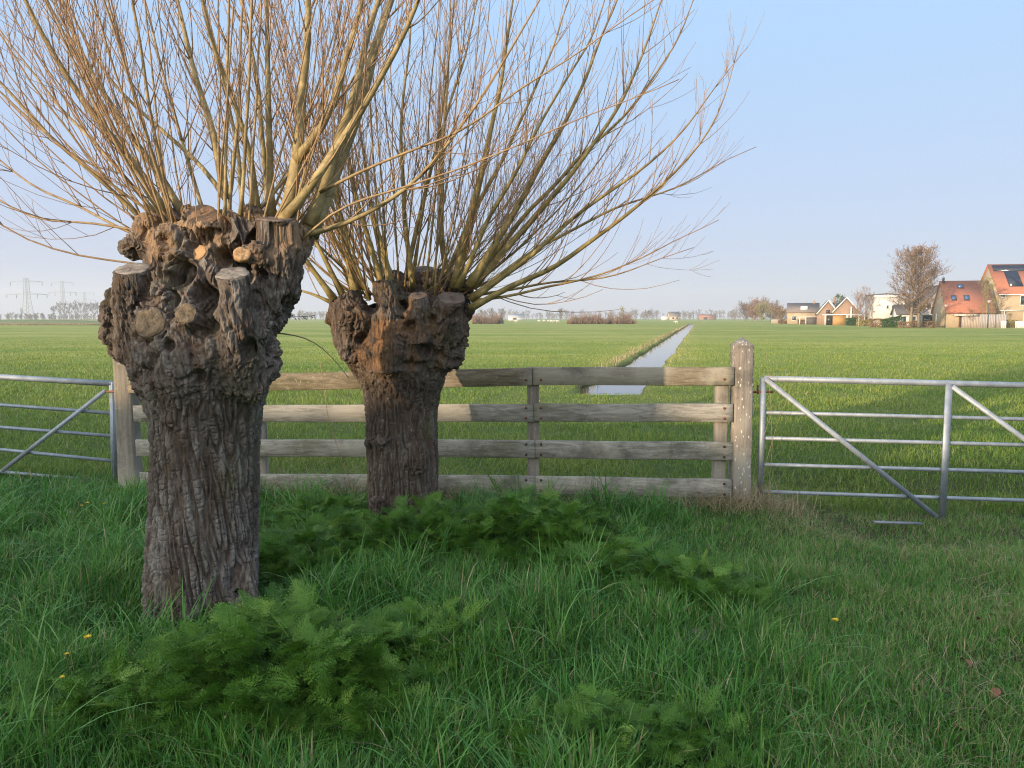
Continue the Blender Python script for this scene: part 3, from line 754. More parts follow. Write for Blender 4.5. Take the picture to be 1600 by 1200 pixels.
def rot2(co, w):
    X = co[:, 0] - T2C[0]; z = co[:, 2]
    a = smooth(1.10, 1.26, z + .14 * pn(w * 6)) * (1 - smooth(1.5, 1.75, z + .25 * pn(w * 5 + 2)))
    return np.clip(a * smooth(-.36, -.18, X + .25 * pn(w * 5 + 8)) * (1 - smooth(.02, .22, X - .08 + .3 * pn(w * 4))) * .9 * smooth(-.3, .1, pn(w * 9 + 4)) + .25 * smooth(1.3, 1.5, z) * smooth(-.1, .3, pn(w * 7)), 0, .95)
LIMBS2 = [[(590, 580, 5.6, 36), (552, 530, 5.5, 33), (543, 485, 5.5, 31), (540, 462, 5.55, 27)], [(610, 580, 5.42, 34), (604, 500, 5.38, 26), (603, 440, 5.45, 21)], [(655, 540, 5.4, 28), (655, 490, 5.42, 19), (655, 464, 5.45, 16)], [(690, 520, 5.48, 30), (707, 468, 5.42, 24)]]
CUTS2 = [(707, 466, 5.42, 23, .5, .2, M_SAWN_DARK), (654, 462, 5.45, 15, .45, 0, M_SAWN_DARK), (554, 488, 5.36, 9, 1.0, 0, M_OLD), (596, 690, 5.35, 6, 1.5, 0, M_SAWN_DARK), (661, 421, 5.86, 20, .3, 0, M_SAWN_DARK)]
co, q, at2 = finish_trunk(co, e, q, Y2, .98, 1.42, 7.0, rot2, .05, LIMBS2, CUTS2, [(580, 478, 15, .16), (628, 478, 11, .09), (640, 512, 13, .07), (676, 500, 9, .06), (566, 530, 11, .06), (664, 548, 12, .05)], 1.25)
W2 = thing('willow_tree', (T2C[0], T2C[1], 0), 'farther pollard willow with brown bark and orange fibrous patch, in front of the wooden fence', 'tree', 'pollard willows by the fence')
mesh_obj('trunk', co, q, M_BARK2, W2, attrs=at2, shade=True)
for k_, cc in enumerate(CUTS2): cut_disc('sawn_stub', W2, *cc[:5], cc[6], k_ + 11, cc[5])

# ------------------------------------------------------------------ willow shoots
M_SHOOT1 = twig_mat('willow_shoot', ((.19, .14, .06), (.33, .25, .11), (.50, .39, .20)), (.38, .235, .14), .0018, .011)
M_SHOOT2 = twig_mat('willow_shoot_olive', ((.16, .12, .045), (.28, .21, .07), (.44, .34, .14)), (.35, .215, .12), .0018, .011)
class Twigs:
    def __init__(s): s.mb = MB(); s.r = []
    def add(s, pts, rad, n):
        rad = np.broadcast_to(rad, (len(pts),)); s.mb.tube(pts, rad, n, True); s.r.append(np.repeat(rad, n))
    def build(s, name, mat, parent):
        return mesh_obj(name, np.concatenate(s.mb.v), s.mb.f, mat, parent, attrs={'radius': np.concatenate(s.r)}, shade=True)
def unit(v): return v / (np.linalg.norm(v) + 1e-12)
def grow_twig(tw, rs, p, d, L, r, level, K=7):
    """a side twig that starts along d and bends upward; carries finer twigs"""
    st = L / (K - 1); pts = [p]; dd = d.copy()
    up = rs.uniform(.05, .17)
    for _ in range(K - 1):
        dd = unit(dd + np.array((0, 0, up)) + rs.normal(0, .035, 3)); pts.append(pts[-1] + dd * st)
    pts = np.array(pts); tw.add(pts, np.linspace(r, max(.0011, r * .38), K), 4 if r > .003 else 3)
    if level > 0:
        m_ = int(rs.randint(0, 4) * min(1, L / .45) + .4)
        for _ in range(m_):
            t = rs.uniform(.15, .9); i = min(K - 2, int(t * (K - 1)))
            q0 = pts[i] + (pts[i + 1] - pts[i]) * (t * (K - 1) - i); q = unit(pts[i + 1] - pts[i])
            grow_twig(tw, rs, q0, side_dir(rs, q, rs.uniform(.35, .7)), L * rs.uniform(.3, .65) * (1.15 - t * .5), max(.0013, r * .55), level - 1, 5)
def side_dir(rs, t, ang):
    a = unit(np.cross(t, rs.normal(0, 1, 3)))
    if a[2] < -.2 and rs.uniform() < .5: a = -a
    return unit(t * math.cos(ang) + a * math.sin(ang))
def shoot(parent, mat, path, r0, seed, dens=1.0, twig_len=.75, start=.10, rt=.0022, level=1):
    rs = np.random.RandomState(seed)
    path = np.asarray(path, float)
    s = np.concatenate([[0], np.cumsum(np.linalg.norm(np.diff(path, axis=0), axis=1))]); L = s[-1]
    K = max(10, int(L / .11)); q = np.linspace(0, L, K)
    C = np.stack([np.interp(q, s, path[:, a]) for a in range(3)], 1)
    for _ in range(max(1, K // 10)):
        C[1:-1] = .25 * C[:-2] + .5 * C[1:-1] + .25 * C[2:]
    wv = np.stack([pn2(q * 2.2 + seed * 3.7, q * 0 + a * 5.1) for a in range(3)], 1) * .022 * np.minimum(1, q / .4)[:, None]
    C = C + wv
    f = q / L
    R = rt + (r0 - rt) * (1 - f) ** 1.15
    R = R * (1 + .35 * np.exp(-q / .06))
    tw = Twigs(); tw.add(C, R, 9 if r0 > .012 else 6)
    nt_ = int(L * 7.5 * dens)
    for _ in range(nt_):
        t = start + (1 - start) * rs.uniform(0, 1) ** .85 * .99; i = min(K - 2, int(t * (K - 1)))
        d = unit(C[i + 1] - C[i]); l = twig_len * rs.uniform(.45, 1.25) * (1.15 - .75 * t)
        grow_twig(tw, rs, C[i], side_dir(rs, d, rs.uniform(.35, .75)), l, max(.0017, min(.0042, R[i] * .42)), level)
    return tw.build('branch', mat, parent)
def img_path(pts, Y0, dY, ext=.8):
    c_ = [P(px, py, Y0 + dY * i / (len(pts) - 1)) for i, (px, py) in enumerate(pts)]
    if ext:
        d = unit(c_[-1] - c_[-2]); c_.append(c_[-1] + d * ext)
    return np.array(c_)
def px_r(d, Y): return d / 2 * Y / F_PX

MAIN1 = [
 ([(262, 340), (221, 270), (169, 210), (131, 161), (101, 116), (75, 67), (41, 0)], 4.10, -.15, 14),
 ([(288, 340), (240, 255), (195, 202), (157, 142), (127, 86), (99, 0)], 4.2, .1, 13),
 ([(352, 310), (319, 262), (262, 210), (187, 146), (139, 79), (118, 30), (95, 0)], 4.25, .35, 8),
 ([(352, 305), (334, 210), (311, 139), (292, 67), (277, 0)], 4.3, .2, 14),
 ([(402, 335), (394, 262), (375, 187), (352, 120), (330, 64), (315, 0)], 4.15, -.2, 11),
 ([(420, 340), (409, 180), (394, 75), (375, 0)], 4.28, .3, 10),
 ([(424, 340), (420, 187), (418, 75), (416, 0)], 4.2, .0, 13),
 ([(446, 345), (458, 290), (467, 240), (469, 169), (476, 94), (484, 45), (482, 0)], 4.05, .0, 21),
 ([(463, 250), (480, 228), (503, 202), (525, 150), (544, 82), (566, 0)], 4.03, -.1, 13),
 ([(442, 345), (470, 306), (499, 277), (540, 210), (585, 142), (620, 75), (655, 0)], 4.0, -.12, 15),
 ([(484, 352), (514, 262), (551, 161), (574, 56), (592, 0)], 4.12, .1, 19),
 ([(480, 365), (500, 325), (521, 281), (540, 225), (577, 105), (606, 20), (612, 0)], 4.16, .25, 29),
 ([(225, 345), (178, 300), (131, 259), (75, 210), (0, 131), (-60, 70)], 4.05, -.2, 7),
 ([(240, 378), (200, 362), (124, 322), (64, 300), (15, 266), (-30, 225)], 4.0, .2, 5),
 ([(245, 418), (200, 409), (150, 402), (112, 397), (37, 377), (-20, 340)], 3.98, -.2, 3.4),
 ([(245, 366), (212, 358), (165, 352), (112, 348), (49, 341), (0, 311)], 4.0, .1, 4.2),
 ([(478, 368), (530, 352), (563, 343), (592, 324), (630, 300), (680, 255), (740, 175), (790, 90)], 4.05, -.1, 8),
 ([(466, 380), (520, 330), (600, 300), (700, 272), (790, 235)], 4.0, -.2, 4),
 ([(320, 340), (290, 240), (262, 140), (235, 40), (225, 0)], 4.35, .3, 7),
 ([(380, 340), (372, 230), (345, 110), (318, 0)], 4.4, .3, 8),
 ([(500, 300), (560, 270), (640, 236), (720, 205), (800, 150)], 4.05, -.25, 5),
 ([(250, 340), (160, 235), (90, 165), (10, 60)], 4.25, .3, 7),
]
for i, (pts, Y0, dY, d) in enumerate(MAIN1):
    shoot(W1, M_SHOOT1, img_path(pts, Y0, dY, .9), px_r(d, 4.05), 100 + i, dens=1.0 if d > 5 else .8, twig_len=.8)
def fan(parent, mat, base_fn, n, seed, Lr, tilts, azf, rr, **kw):
    rs = np.random.RandomState(seed)
    for i in range(n):
        az = azf(rs); p = base_fn(rs, az); t0 = rs.uniform(*tilts)
        if math.sin(az) < -.3: t0 *= .6                       # few shoots lean out towards the viewer
        L = rs.uniform(*Lr) * (1.0 - .15 * t0); t1 = t0 * rs.uniform(.35, .7); K = 14; pts = [p]
        for k in range(K - 1):
            t = t0 + (t1 - t0) * (k / (K - 2)) ** .8; a2 = az + .12 * math.sin(k * .5 + i)
            pts.append(pts[-1] + np.array((math.sin(t) * math.cos(a2), math.sin(t) * math.sin(a2), math.cos(t))) * L / (K - 1))
        shoot(parent, mat, np.array(pts), rs.uniform(*rr), seed * 50 + i, **kw)
def base1(rs, az):
    r = .36 * math.sqrt(rs.uniform(0, 1)); return np.array((T1C[0] + .03 + r * math.cos(az), T1C[1] + .10 + .8 * r * math.sin(az), 2.04 + rs.uniform(-.05, .08)))
fan(W1, M_SHOOT1, base1, 24, 3, (2.3, 3.2), (.05, 1.1), lambda r: r.uniform(0, 2 * math.pi), (.0055, .013), dens=.6)
fan(W1, M_SHOOT1, base1, 12, 4, (1.6, 2.4), (.7, 1.2), lambda r: r.uniform(2.2, 4.1), (.004, .008), dens=.9)
def base1r(rs, az): return np.array((-1.28 + rs.uniform(-.12, .1), 4.1 + rs.uniform(-.1, .15), 1.95 + rs.uniform(-.1, .1)))
fan(W1, M_SHOOT1, base1r, 9, 5, (1.8, 2.8), (.3, 1.0), lambda r: r.uniform(-.9, 1.2), (.005, .010), dens=.8)
fan(W1, M_SHOOT1, base1, 14, 6, (.35, .8), (.1, 1.1), lambda r: r.uniform(0, 6.28), (.002, .0035), dens=.3)

MAIN2 = [
 ([(710, 450), (727, 372), (745, 306), (780, 144), (802, 0)], 5.6, -.1, 14),
 ([(732, 448), (780, 372), (824, 293), (894, 171), (964, 0)], 5.6, .1, 13),
 ([(738, 448), (800, 380), (841, 332), (916, 245), (981, 144), (1034, 0)], 5.65, .2, 12),
 ([(735, 470), (775, 440), (815, 411), (894, 341), (981, 280), (1069, 210), (1112, 140), (1150, 95)], 5.55, -.1, 9),
 ([(734, 482), (800, 448), (872, 415), (959, 350), (1047, 280), (1121, 192), (1146, 100)], 5.5, -.2, 10),
 ([(738, 462), (800, 452), (872, 440), (950, 436), (1060, 395)], 5.6, .1, 5),
 ([(738, 470), (800, 462), (900, 440), (1000, 405), (1098, 356)], 5.55, -.3, 5),
 ([(700, 445), (688, 360), (690, 240), (700, 120), (705, 0)], 5.7, .2, 11),
 ([(645, 450), (631, 330), (625, 200), (640, 60), (644, 0)], 5.6, .1, 9),
 ([(612, 450), (590, 360), (572, 280), (560, 180)], 5.6, .1, 12),
 ([(600, 455), (575, 370), (552, 300), (540, 200), (535, 90)], 5.5, -.1, 10),
 ([(556, 465), (544, 400), (530, 330), (522, 250), (520, 150)], 5.55, .2, 14),
 ([(535, 460), (505, 400), (478, 350), (450, 300), (430, 240)], 5.5, .0, 9),
 ([(522, 468), (495, 430), (470, 395), (440, 350), (412, 290)], 5.45, -.1, 10),
 ([(516, 472), (480, 455), (440, 445), (400, 420)], 5.5, .2, 5),
 ([(630, 450), (660, 320), (690, 200), (730, 80), (745, 0)], 5.75, .3, 9),
 ([(690, 450), (740, 330), (800, 220), (870, 60), (890, 0)], 5.9, .3, 10),
 ([(725, 455), (810, 350), (900, 250), (990, 170), (1060, 60), (1085, 0)], 5.75, .3, 9),
 ([(735, 465), (850, 380), (950, 330), (1060, 290), (1160, 240)], 5.6, .2, 7),
 ([(715, 450), (760, 350), (800, 280), (850, 180), (925, 60), (945, 0)], 5.45, -.2, 8),
]
for i, (pts, Y0, dY, d) in enumerate(MAIN2):
    shoot(W2, M_SHOOT2, img_path(pts, Y0, dY, .5 if pts[-1][1] < 20 else .12), px_r(d, 5.6), 300 + i, dens=1.0, twig_len=.8)
def base2(rs, az):
    r = .44 * math.sqrt(rs.uniform(0.05, 1)); return np.array((T2C[0] - .02 + r * math.cos(az), T2C[1] + .05 + .7 * r * math.sin(az), 1.78 + rs.uniform(-.05, .05)))
fan(W2, M_SHOOT2, base2, 44, 8, (2.3, 3.0), (.05, 1.05), lambda r: r.uniform(0, 2 * math.pi), (.0055, .012), dens=.85)
fan(W2, M_SHOOT2, base2, 24, 9, (1.5, 2.5), (.75, 1.35), lambda r: r.uniform(-.6, .9), (.0035, .007), dens=.9)
fan(W2, M_SHOOT2, base2, 8, 10, (1.2, 1.9), (.8, 1.3), lambda r: r.uniform(2.5, 3.9), (.003, .006), dens=.7)
fan(W2, M_SHOOT2, base2, 16, 12, (.3, .7), (.1, 1.2), lambda r: r.uniform(0, 6.28), (.002, .0035), dens=.3)
# low whips hanging between the two willows
shoot(W1, M_SHOOT1, img_path([(428, 520), (460, 523), (490, 533), (520, 558), (545, 590)], 4.3, .3, 0), .0045, 501, dens=.15, twig_len=.1, level=0)
sprig = shoot(W1, M_SHOOT1, img_path([(418, 498), (440, 496), (465, 496), (492, 494)], 4.3, .1, 0), .003, 502, dens=0, level=0)
rs = np.random.RandomState(3); Vl = []; Fl = []
for i in range(26):
    p = P(428 + i * 2.5, 497 - i * .1, 4.3 + i * .004); a = rs.uniform(0, 6.28); d = unit(np.array((.5, .6 * math.cos(a), .9 * math.sin(a)))); s_ = unit(np.cross(d, rs.normal(0, 1, 3))); k = len(Vl)
    L = rs.uniform(.022, .036); Vl += [p, p + d * L * .5 + s_ * .0035, p + d * L, p + d * L * .5 - s_ * .0035]; Fl.append([k, k + 1, k + 2, k + 3])
M_YOUNG = simple('young_leaf', (.12, .22, .04), (.08, .16, .03), 30, .5)
mesh_obj('leaf_sprig', np.array(Vl), np.array(Fl), M_YOUNG, sprig)
whip = img_path([(498, 562), (506, 620), (520, 680), (542, 740), (562, 790)], 6.0, -.1, 0)
wt_ = thing('bramble_stem', (whip[-1][0], whip[-1][1], 0), 'thin bare bramble stem arching down in front of the fence between the willows', 'plant')
shoot(wt_, M_SHOOT1, whip[::-1], .0035, 503, dens=.6, twig_len=.08, level=0)

# ------------------------------------------------------------------ wooden fence and gate posts
def wood_mat(name, cols, axis, fleck=0.0, algae=.3, seed=0.0):
    m, nt, b = nodes_mat(name)
    st = (.06, 1, 1) if axis == 'x' else (1, 1, .06)
    n1 = noise(nt, 34, st, 6, .7, .6, off=(seed, 0, seed)); n2 = noise(nt, 3, (.6, 1, 2) if axis == 'x' else (2, 1, .6), 4, .6, off=(seed, 2, 1)); n3 = noise(nt, 160, st, 3, .6)
    c = ramp(nt, [(.3, cols[0]), (.5, cols[1]), (.7, cols[2])]); nt.links.new(n1.outputs[0], c.inputs[0])
    col = mixc(nt, mathn(nt, 'MULTIPLY', ramp_out(nt, n2.outputs[0], .47, .66), algae), c.outputs[0], (.085, .085, .03))
    k = noise(nt, 1.6, (1, 1, 1), 2, .5, off=(7 + seed, 3, 5))
    col = mixc(nt, mathn(nt, 'MULTIPLY', ramp_out(nt, k.outputs[0], .48, .62), .55), col, (.46, .42, .35))
    lc = noise(nt, 26, (1, 1, 1), 5, .75, off=(seed, 9, 2)); col = mixc(nt, mathn(nt, 'MULTIPLY', ramp_out(nt, lc.outputs[0], .60, .66), .7), col, (.40, .40, .33))
    dk = noise(nt, 2.3, (1, 1, 1), 5, .7, off=(2, 6, seed)); col = mixc(nt, mathn(nt, 'MULTIPLY', ramp_out(nt, dk.outputs[0], .54, .66), .6), col, (.085, .08, .065))
    if fleck:
        tc = nt.nodes.new('ShaderNodeTexCoord'); mp = nt.nodes.new('ShaderNodeMapping'); mp.inputs['Scale'].default_value = (60, 60, 24); nt.links.new(tc.outputs['Object'], mp.inputs[0])
        vo = nt.nodes.new('ShaderNodeTexVoronoi'); vo.inputs['Scale'].default_value = 1; nt.links.new(mp.outputs[0], vo.inputs['Vector'])
        wn_ = nt.nodes.new('ShaderNodeTexWhiteNoise'); nt.links.new(vo.outputs['Color'], wn_.inputs['Vector'])
        sel = mathn(nt, 'LESS_THAN', wn_.outputs['Value'], fleck); near = mathn(nt, 'LESS_THAN', vo.outputs['Distance'], .30)
        col = mixc(nt, mathn(nt, 'MULTIPLY', sel, near), col, (.62, .60, .54))
    nt.links.new(col, b.inputs['Base Color']); b.inputs['Roughness'].default_value = .85; b.inputs['Specular IOR Level'].default_value = .2
    bump(nt, b, n1.outputs[0], .55, .006)
    MATS[name] = m
    return m
GREYW = ((.135, .12, .10), (.29, .27, .235), (.45, .42, .37))
M_RAIL = wood_mat('weathered_rail', GREYW, 'x', algae=.55)
M_RAILT = wood_mat('weathered_top_rail', ((.11, .085, .06), (.21, .175, .125), (.34, .29, .22)), 'x', algae=.7, seed=4.0)
M_POST = wood_mat('weathered_post', ((.15, .125, .105), (.24, .21, .175), (.34, .30, .25)), 'z', algae=.25)
M_POSTF = wood_mat('lichened_post', ((.16, .135, .115), (.26, .225, .195), (.37, .33, .285)), 'z', fleck=.36, algae=.15, seed=2.0)
M_RUST = simple('rusty_bolt', (.26, .10, .05), (.13, .055, .035), 60, .8, bmp=.4)
def plank(name, a, b_, h, t, mat, parent, seed, front=(0, -1, 0), n=26):
    """weathered board from a to b (centre line); wobbling worn edges, slightly rounded arrises"""
    a = np.asarray(a, float); b_ = np.asarray(b_, float); L = np.linalg.norm(b_ - a); tx_ = (b_ - a) / L
    fr = np.asarray(front, float); fr = unit(fr - tx_ * (fr @ tx_)); up = np.cross(tx_, fr) * -1
    if up @ np.array((0, 0, 1)) < 0 and abs(tx_[2]) < .7: up = -up
    e_ = .006
    prof = [(-h / 2 + e_, t / 2), (h / 2 - e_, t / 2), (h / 2, t / 2 - e_), (h / 2, -t / 2 + e_), (h / 2 - e_, -t / 2), (-h / 2 + e_, -t / 2), (-h / 2, -t / 2 + e_), (-h / 2, t / 2 - e_)]
    s = np.linspace(0, L, n); V = []
    for i, si in enumerate(s):
        ws = float(pn2([si * 1.3 + seed * 9], [0.5])[0]) * .012; wf = float(pn2([si * .9 + seed * 5], [3.5])[0]) * .012
        for j, (u_, f_) in enumerate(prof):
            ed = float(pn2([si * 6 + seed], [j * 1.7])[0]) * .004
            V.append(a + tx_ * si + up * (u_ + ws + ed) + fr * (f_ + wf))
    k = len(prof); i = np.arange(n - 1)[:, None] * k; j = np.arange(k)[None]; j2 = (j + 1) % k
    q = np.stack([i + j, i + j2, i + k + j2, i + k + j], -1).reshape(-1, 4)
    return mesh_obj(name, np.array(V), [q, list(range(k))[::-1], list(range((n - 1) * k, n * k))], mat, parent)
def bolt(parent, c_, r=.013, mat=None):
    mb = MB(); c_ = np.asarray(c_, float); n = 10; a = np.arange(n) * 2 * math.pi / n
    rings = []
    for f, y_ in ((1, .004), (1, -.006), (.75, -.011), (.0, -.0125)):
        rings.append(np.stack([c_[0] + r * f * np.cos(a), np.full(n, c_[1] + y_), c_[2] + r * f * np.sin(a)], 1))
    i = np.arange(3)[:, None] * n; j = np.arange(n)[None]; j2 = (j + 1) % n
    mb.add(np.concatenate(rings), [np.stack([i + j, i + j2, i + n + j2, i + n + j], -1).reshape(-1, 4)])
    return mb.build('bolt', mat or M_RUST, parent, shade=True)
FD = lambda x: 7.0 + (6.3 - 7.0) * (x - FENCE_L[0]) / (FENCE_R[0] - FENCE_L[0])      # fence line distance
def fpt(px, py, dy=0.0):                                     # point of the photo on the fence plane
    d = ray(px, py); k = (6.3 - 7.0) / (FENCE_R[0] - FENCE_L[0])
    t = (7.0 - k * FENCE_L[0]) / (d[1] - k * d[0])
    return np.array((d[0] * t, d[1] * t + dy, CAM_H + d[2] * t))
FEN = thing('wooden_fence', (fpt(833, 780)[0], fpt(833, 780)[1], 0), 'weathered grey wooden fence of four rails behind the farther willow', 'fence')
RAILS = [  # (left end x, left centre y, joint x, joint centre y, right x, right centre y)
    ((205, 600.5, 0), (832, 587.5, 0), (1144, 586.5, 0)), ((214, 645.5, 0), (834, 643.5, 0), (1142, 644.5, 0)),
    ((218, 697.5, 0), (836, 700, 0), (1142, 704, 0)), ((224, 750, 0), (836, 755.5, 0), (1140, 761.5, 0))]
for k, (l, j, r) in enumerate(RAILS):
    hgt = .158 if k < 3 else .162
    mt = M_RAILT if k == 0 else M_RAIL
    a = fpt(l[0], l[1], -.05); c_ = fpt(j[0], j[1], -.05); b_ = fpt(r[0], r[1], -.05)
    gap = unit(c_ - a) * .003
    r1 = plank('rail', a, c_ - gap, hgt, .035, mt, FEN, k * 2 + 1); r2 = plank('rail', c_ + gap, b_, hgt, .035, mt, FEN, k * 2 + 2)
    for (rl, px_) in ((r1, 822), (r2, 845), (r2, 1128), (r1, 403)):
        py_ = np.interp(px_, [l[0], j[0], r[0]], [l[1], j[1], r[1]])
        for dz in ((-8, 8) if k else (5,)):
            q_ = fpt(px_, py_ + dz, -.05); q_[1] -= .0185 + .004
            bolt(rl, q_, .011, M_RUST if k < 2 else simple('dark_bolt', (.07, .055, .045), (.04, .03, .025), 50, .7))
for px_, py_t in ((833, 574), (1129, 576), (404, 592)):
    top = fpt(px_, py_t, 0.0); bot = np.array((top[0], top[1], -.25))
    plank('post', bot + np.array((0, .02, 0)), top + np.array((0, .02, 0)), .105, .085, M_POST, FEN, px_ * .01, front=(0, -1, 0))
def gate_post(name, tx_, bx_, ty_px, Y, w, mat, label, peak=.075, hgt=None):
    top = P(tx_, ty_px, Y); z1 = hgt or top[2]
    g = G(bx_, 795); base = np.array((P(bx_, 785, Y)[0], Y, 0)); th = thing(name, base, label, 'post', 'posts the field gates hang on')
    mb = MB(); rings = []; zs = np.concatenate([np.linspace(-.3, z1 - peak, 34), [z1 - peak + .004]])
    dr = (top[0] - base[0]) / z1
    for z in zs:
        x0 = base[0] + dr * z; hw = w / 2 + .0035 * float(pn2([z * 3], [Y])[0]); e_ = .012
        for (i, j) in ((-1, -1), (1, -1), (1, 1), (-1, 1)):
            cxx, cyy_ = x0 + i * hw, Y + j * hw
            if (i * j) > 0: rings += [(cxx, cyy_ - j * e_, z), (cxx - i * e_, cyy_, z)]
            else: rings += [(cxx - i * e_, cyy_, z), (cxx, cyy_ - j * e_, z)]
    V = np.array(rings).reshape(len(zs), 8, 3)
    V[:, :, :2] += .002 * np.random.RandomState(4).normal(size=(len(zs), 8, 2))
    k = len(zs); i = np.arange(k - 1)[:, None] * 8; j = np.arange(8)[None]; j2 = (j + 1) % 8
    q = np.stack([i + j, i + j2, i + 8 + j2, i + 8 + j], -1).reshape(-1, 4)
    apex = np.array([[base[0] + dr * z1, Y, z1]]); ai = k * 8
    tri = np.stack([np.arange(8) + (k - 1) * 8, (np.arange(8) + 1) % 8 + (k - 1) * 8, np.full(8, ai)], 1)
    mesh_obj('shaft', np.concatenate([V.reshape(-1, 3), apex]), [q, tri], mat, th)
    return th
GPR = gate_post('gate_post', 1160, 1155, 526, 6.32, .158, M_POSTF, 'right gate post with pointed top and white lichen flecks')
GPL = gate_post('gate_post', 193, 206, 505, 7.02, .165, M_POST, 'grey gate post half hidden behind the nearer willow', .07)

# ------------------------------------------------------------------ field gates
m, nt, b = nodes_mat('galvanised_steel')
n1 = noise(nt, 9, (1, 1, 1), 5, .7); n2 = noise(nt, 70, (1, 1, 1), 3, .6)
c1 = ramp(nt, [(.3, (.22, .25, .29)), (.55, (.32, .355, .40)), (.72, (.42, .45, .49))]); nt.links.new(n1.outputs[0], c1.inputs[0])
nt.links.new(c1.outputs[0], b.inputs['Base Color']); b.inputs['Metallic'].default_value = .35; b.inputs['Roughness'].default_value = .55
bump(nt, b, n2.outputs[0], .2, .002); M_GALV = m
M_GALVD = simple('dull_steel', (.30, .31, .33), (.2, .21, .23), 12, .6, .3)
YG = 6.34
GR = thing('field_gate', (P(1190, 780, YG)[0], YG, 0), 'right galvanised steel field gate with two diagonal braces', 'gate', 'steel field gates')
def tubeobj(name, a, b_, r, parent, mat=M_GALV):
    mb = MB(); mb.tube([a, (np.asarray(a) + b_) / 2, b_], r, 12); return mb.build(name, mat, parent, shade=False)
def gx(x0, y0, x1, y1, x):            # continue a measured line
    return y0 + (y1 - y0) * (x - x0) / (x1 - x0)
XE = 1772
tubeobj('top_tube', P(1194, 591.5, YG), P(XE, gx(1194, 591.5, 1600, 602, XE), YG), .026, GR)
for (ya, yb) in ((644.5, 655), (684.5, 695.3), (725.8, 737.5), (768.3, 782)):
    tubeobj('bar', P(1192, ya, YG), P(XE, gx(1192, ya, 1600, yb, XE), YG), .0165, GR)
mb = MB(); mb.bar(P(1193, 590, YG), P(1187, 781, YG), .038, .05); mb.build('stile', M_GALV, GR)
mb = MB(); mb.bar(P(XE, 603, YG), P(XE, 800, YG), .042, .05); mb.build('stile', M_GALV, GR)
mb = MB(); mb.bar(P(1483, 600, YG - .035), P(1472, 813, YG - .035), .058, .012); mb.build('upright', M_GALV, GR)
mb = MB(); mb.bar(P(1196, 592, YG - .037), P(1465, 809, YG - .037), .042, .010); mb.build('brace', M_GALV, GR)
mb = MB(); mb.bar(P(1488, 604, YG - .037), P(1765, 806, YG - .037), .042, .010); mb.build('brace', M_GALV, GR)
mb = MB(); mb.tube([P(1172, 612.5, YG), P(1208, 612.5, YG)], .010, 8); mb.tube([P(1184, 601, YG), P(1184, 616, YG)], .008, 8); mb.box(*[v for p in zip(P(1174, 612, YG) - (.012, .03, .045), P(1174, 612, YG) + (.004, .03, .045)) for v in p]); mb.build('hinge', M_RUST, GR)
YH = 7.34
GL = thing('field_gate', (P(178, 750, YH)[0], YH, 0), 'left galvanised steel field gate with one diagonal brace beside the nearer willow', 'gate', 'steel field gates')
XL = -190
tubeobj('top_tube', P(175, 599.5, YH), P(XL, gx(0, 589, 174, 599.5, XL), YH), .029, GL)
for (yl, yr) in ((632.7, 645.7), (667.6, 681.2), (702.4, 720), (737, 753)):
    tubeobj('bar', P(174, yr, YH), P(XL, gx(0, yl, 174, yr, XL), YH), .0175, GL)
mb = MB(); mb.bar(P(175, 597, YH), P(179, 762, YH), .034, .05); mb.bar(P(178.5, 597, YH + .002), P(182, 762, YH + .002), .012, .09); mb.build('stile', M_GALV, GL)
mb = MB(); mb.bar(P(164, 611, YH - .04), P(3, 736, YH - .04), .040, .010); mb.build('brace', M_GALV, GL)
mb = MB(); mb.bar(P(-15, 590, YH - .035), P(-12, 745, YH - .035), .055, .012); mb.build('upright', M_GALV, GL)
mb = MB(); mb.bar(P(XL, 580, YH), P(XL, 735, YH), .04, .05); mb.build('stile', M_GALV, GL)
mb = MB(); mb.tube([P(163, 612, YH), P(190, 611.5, 7.1)], .011, 8); mb.build('hinge', M_RUST, GL)
g = G(1392, 815, -.12)
st = thing('steel_bar', (g[0], g[1], 0), 'short flat steel bar lying in the grass in front of the right gate', 'bar')
mb = MB(); mb.bar(G(1366, 815.5, -.07), G(1440, 818, -.125), .04, .014, up=(0, 0, 1)); mb.build('flat_bar', M_GALVD, st)
mb = MB(); mb.tube([G(1380, 814, -.2), G(1380, 814, -.085)], .012, 8); mb.build('peg', M_GALVD, st)
# wires closing the gap at the left post
for yy, zz_, lb in ((679, .0, 'upper thin wire from the left gate to its post'), (735, .0, 'lower thin wire from the left gate to its post')):
    mb = MB(); mb.tube([P(178, yy - .5, YH - .03), P(195, yy + .5, 7.1), P(207, yy + 1.5, 6.93)], .0016, 5); o = mb.build('wire', simple('rusty_wire', (.2, .13, .09)), None)
    tag(o, lb, 'wire')

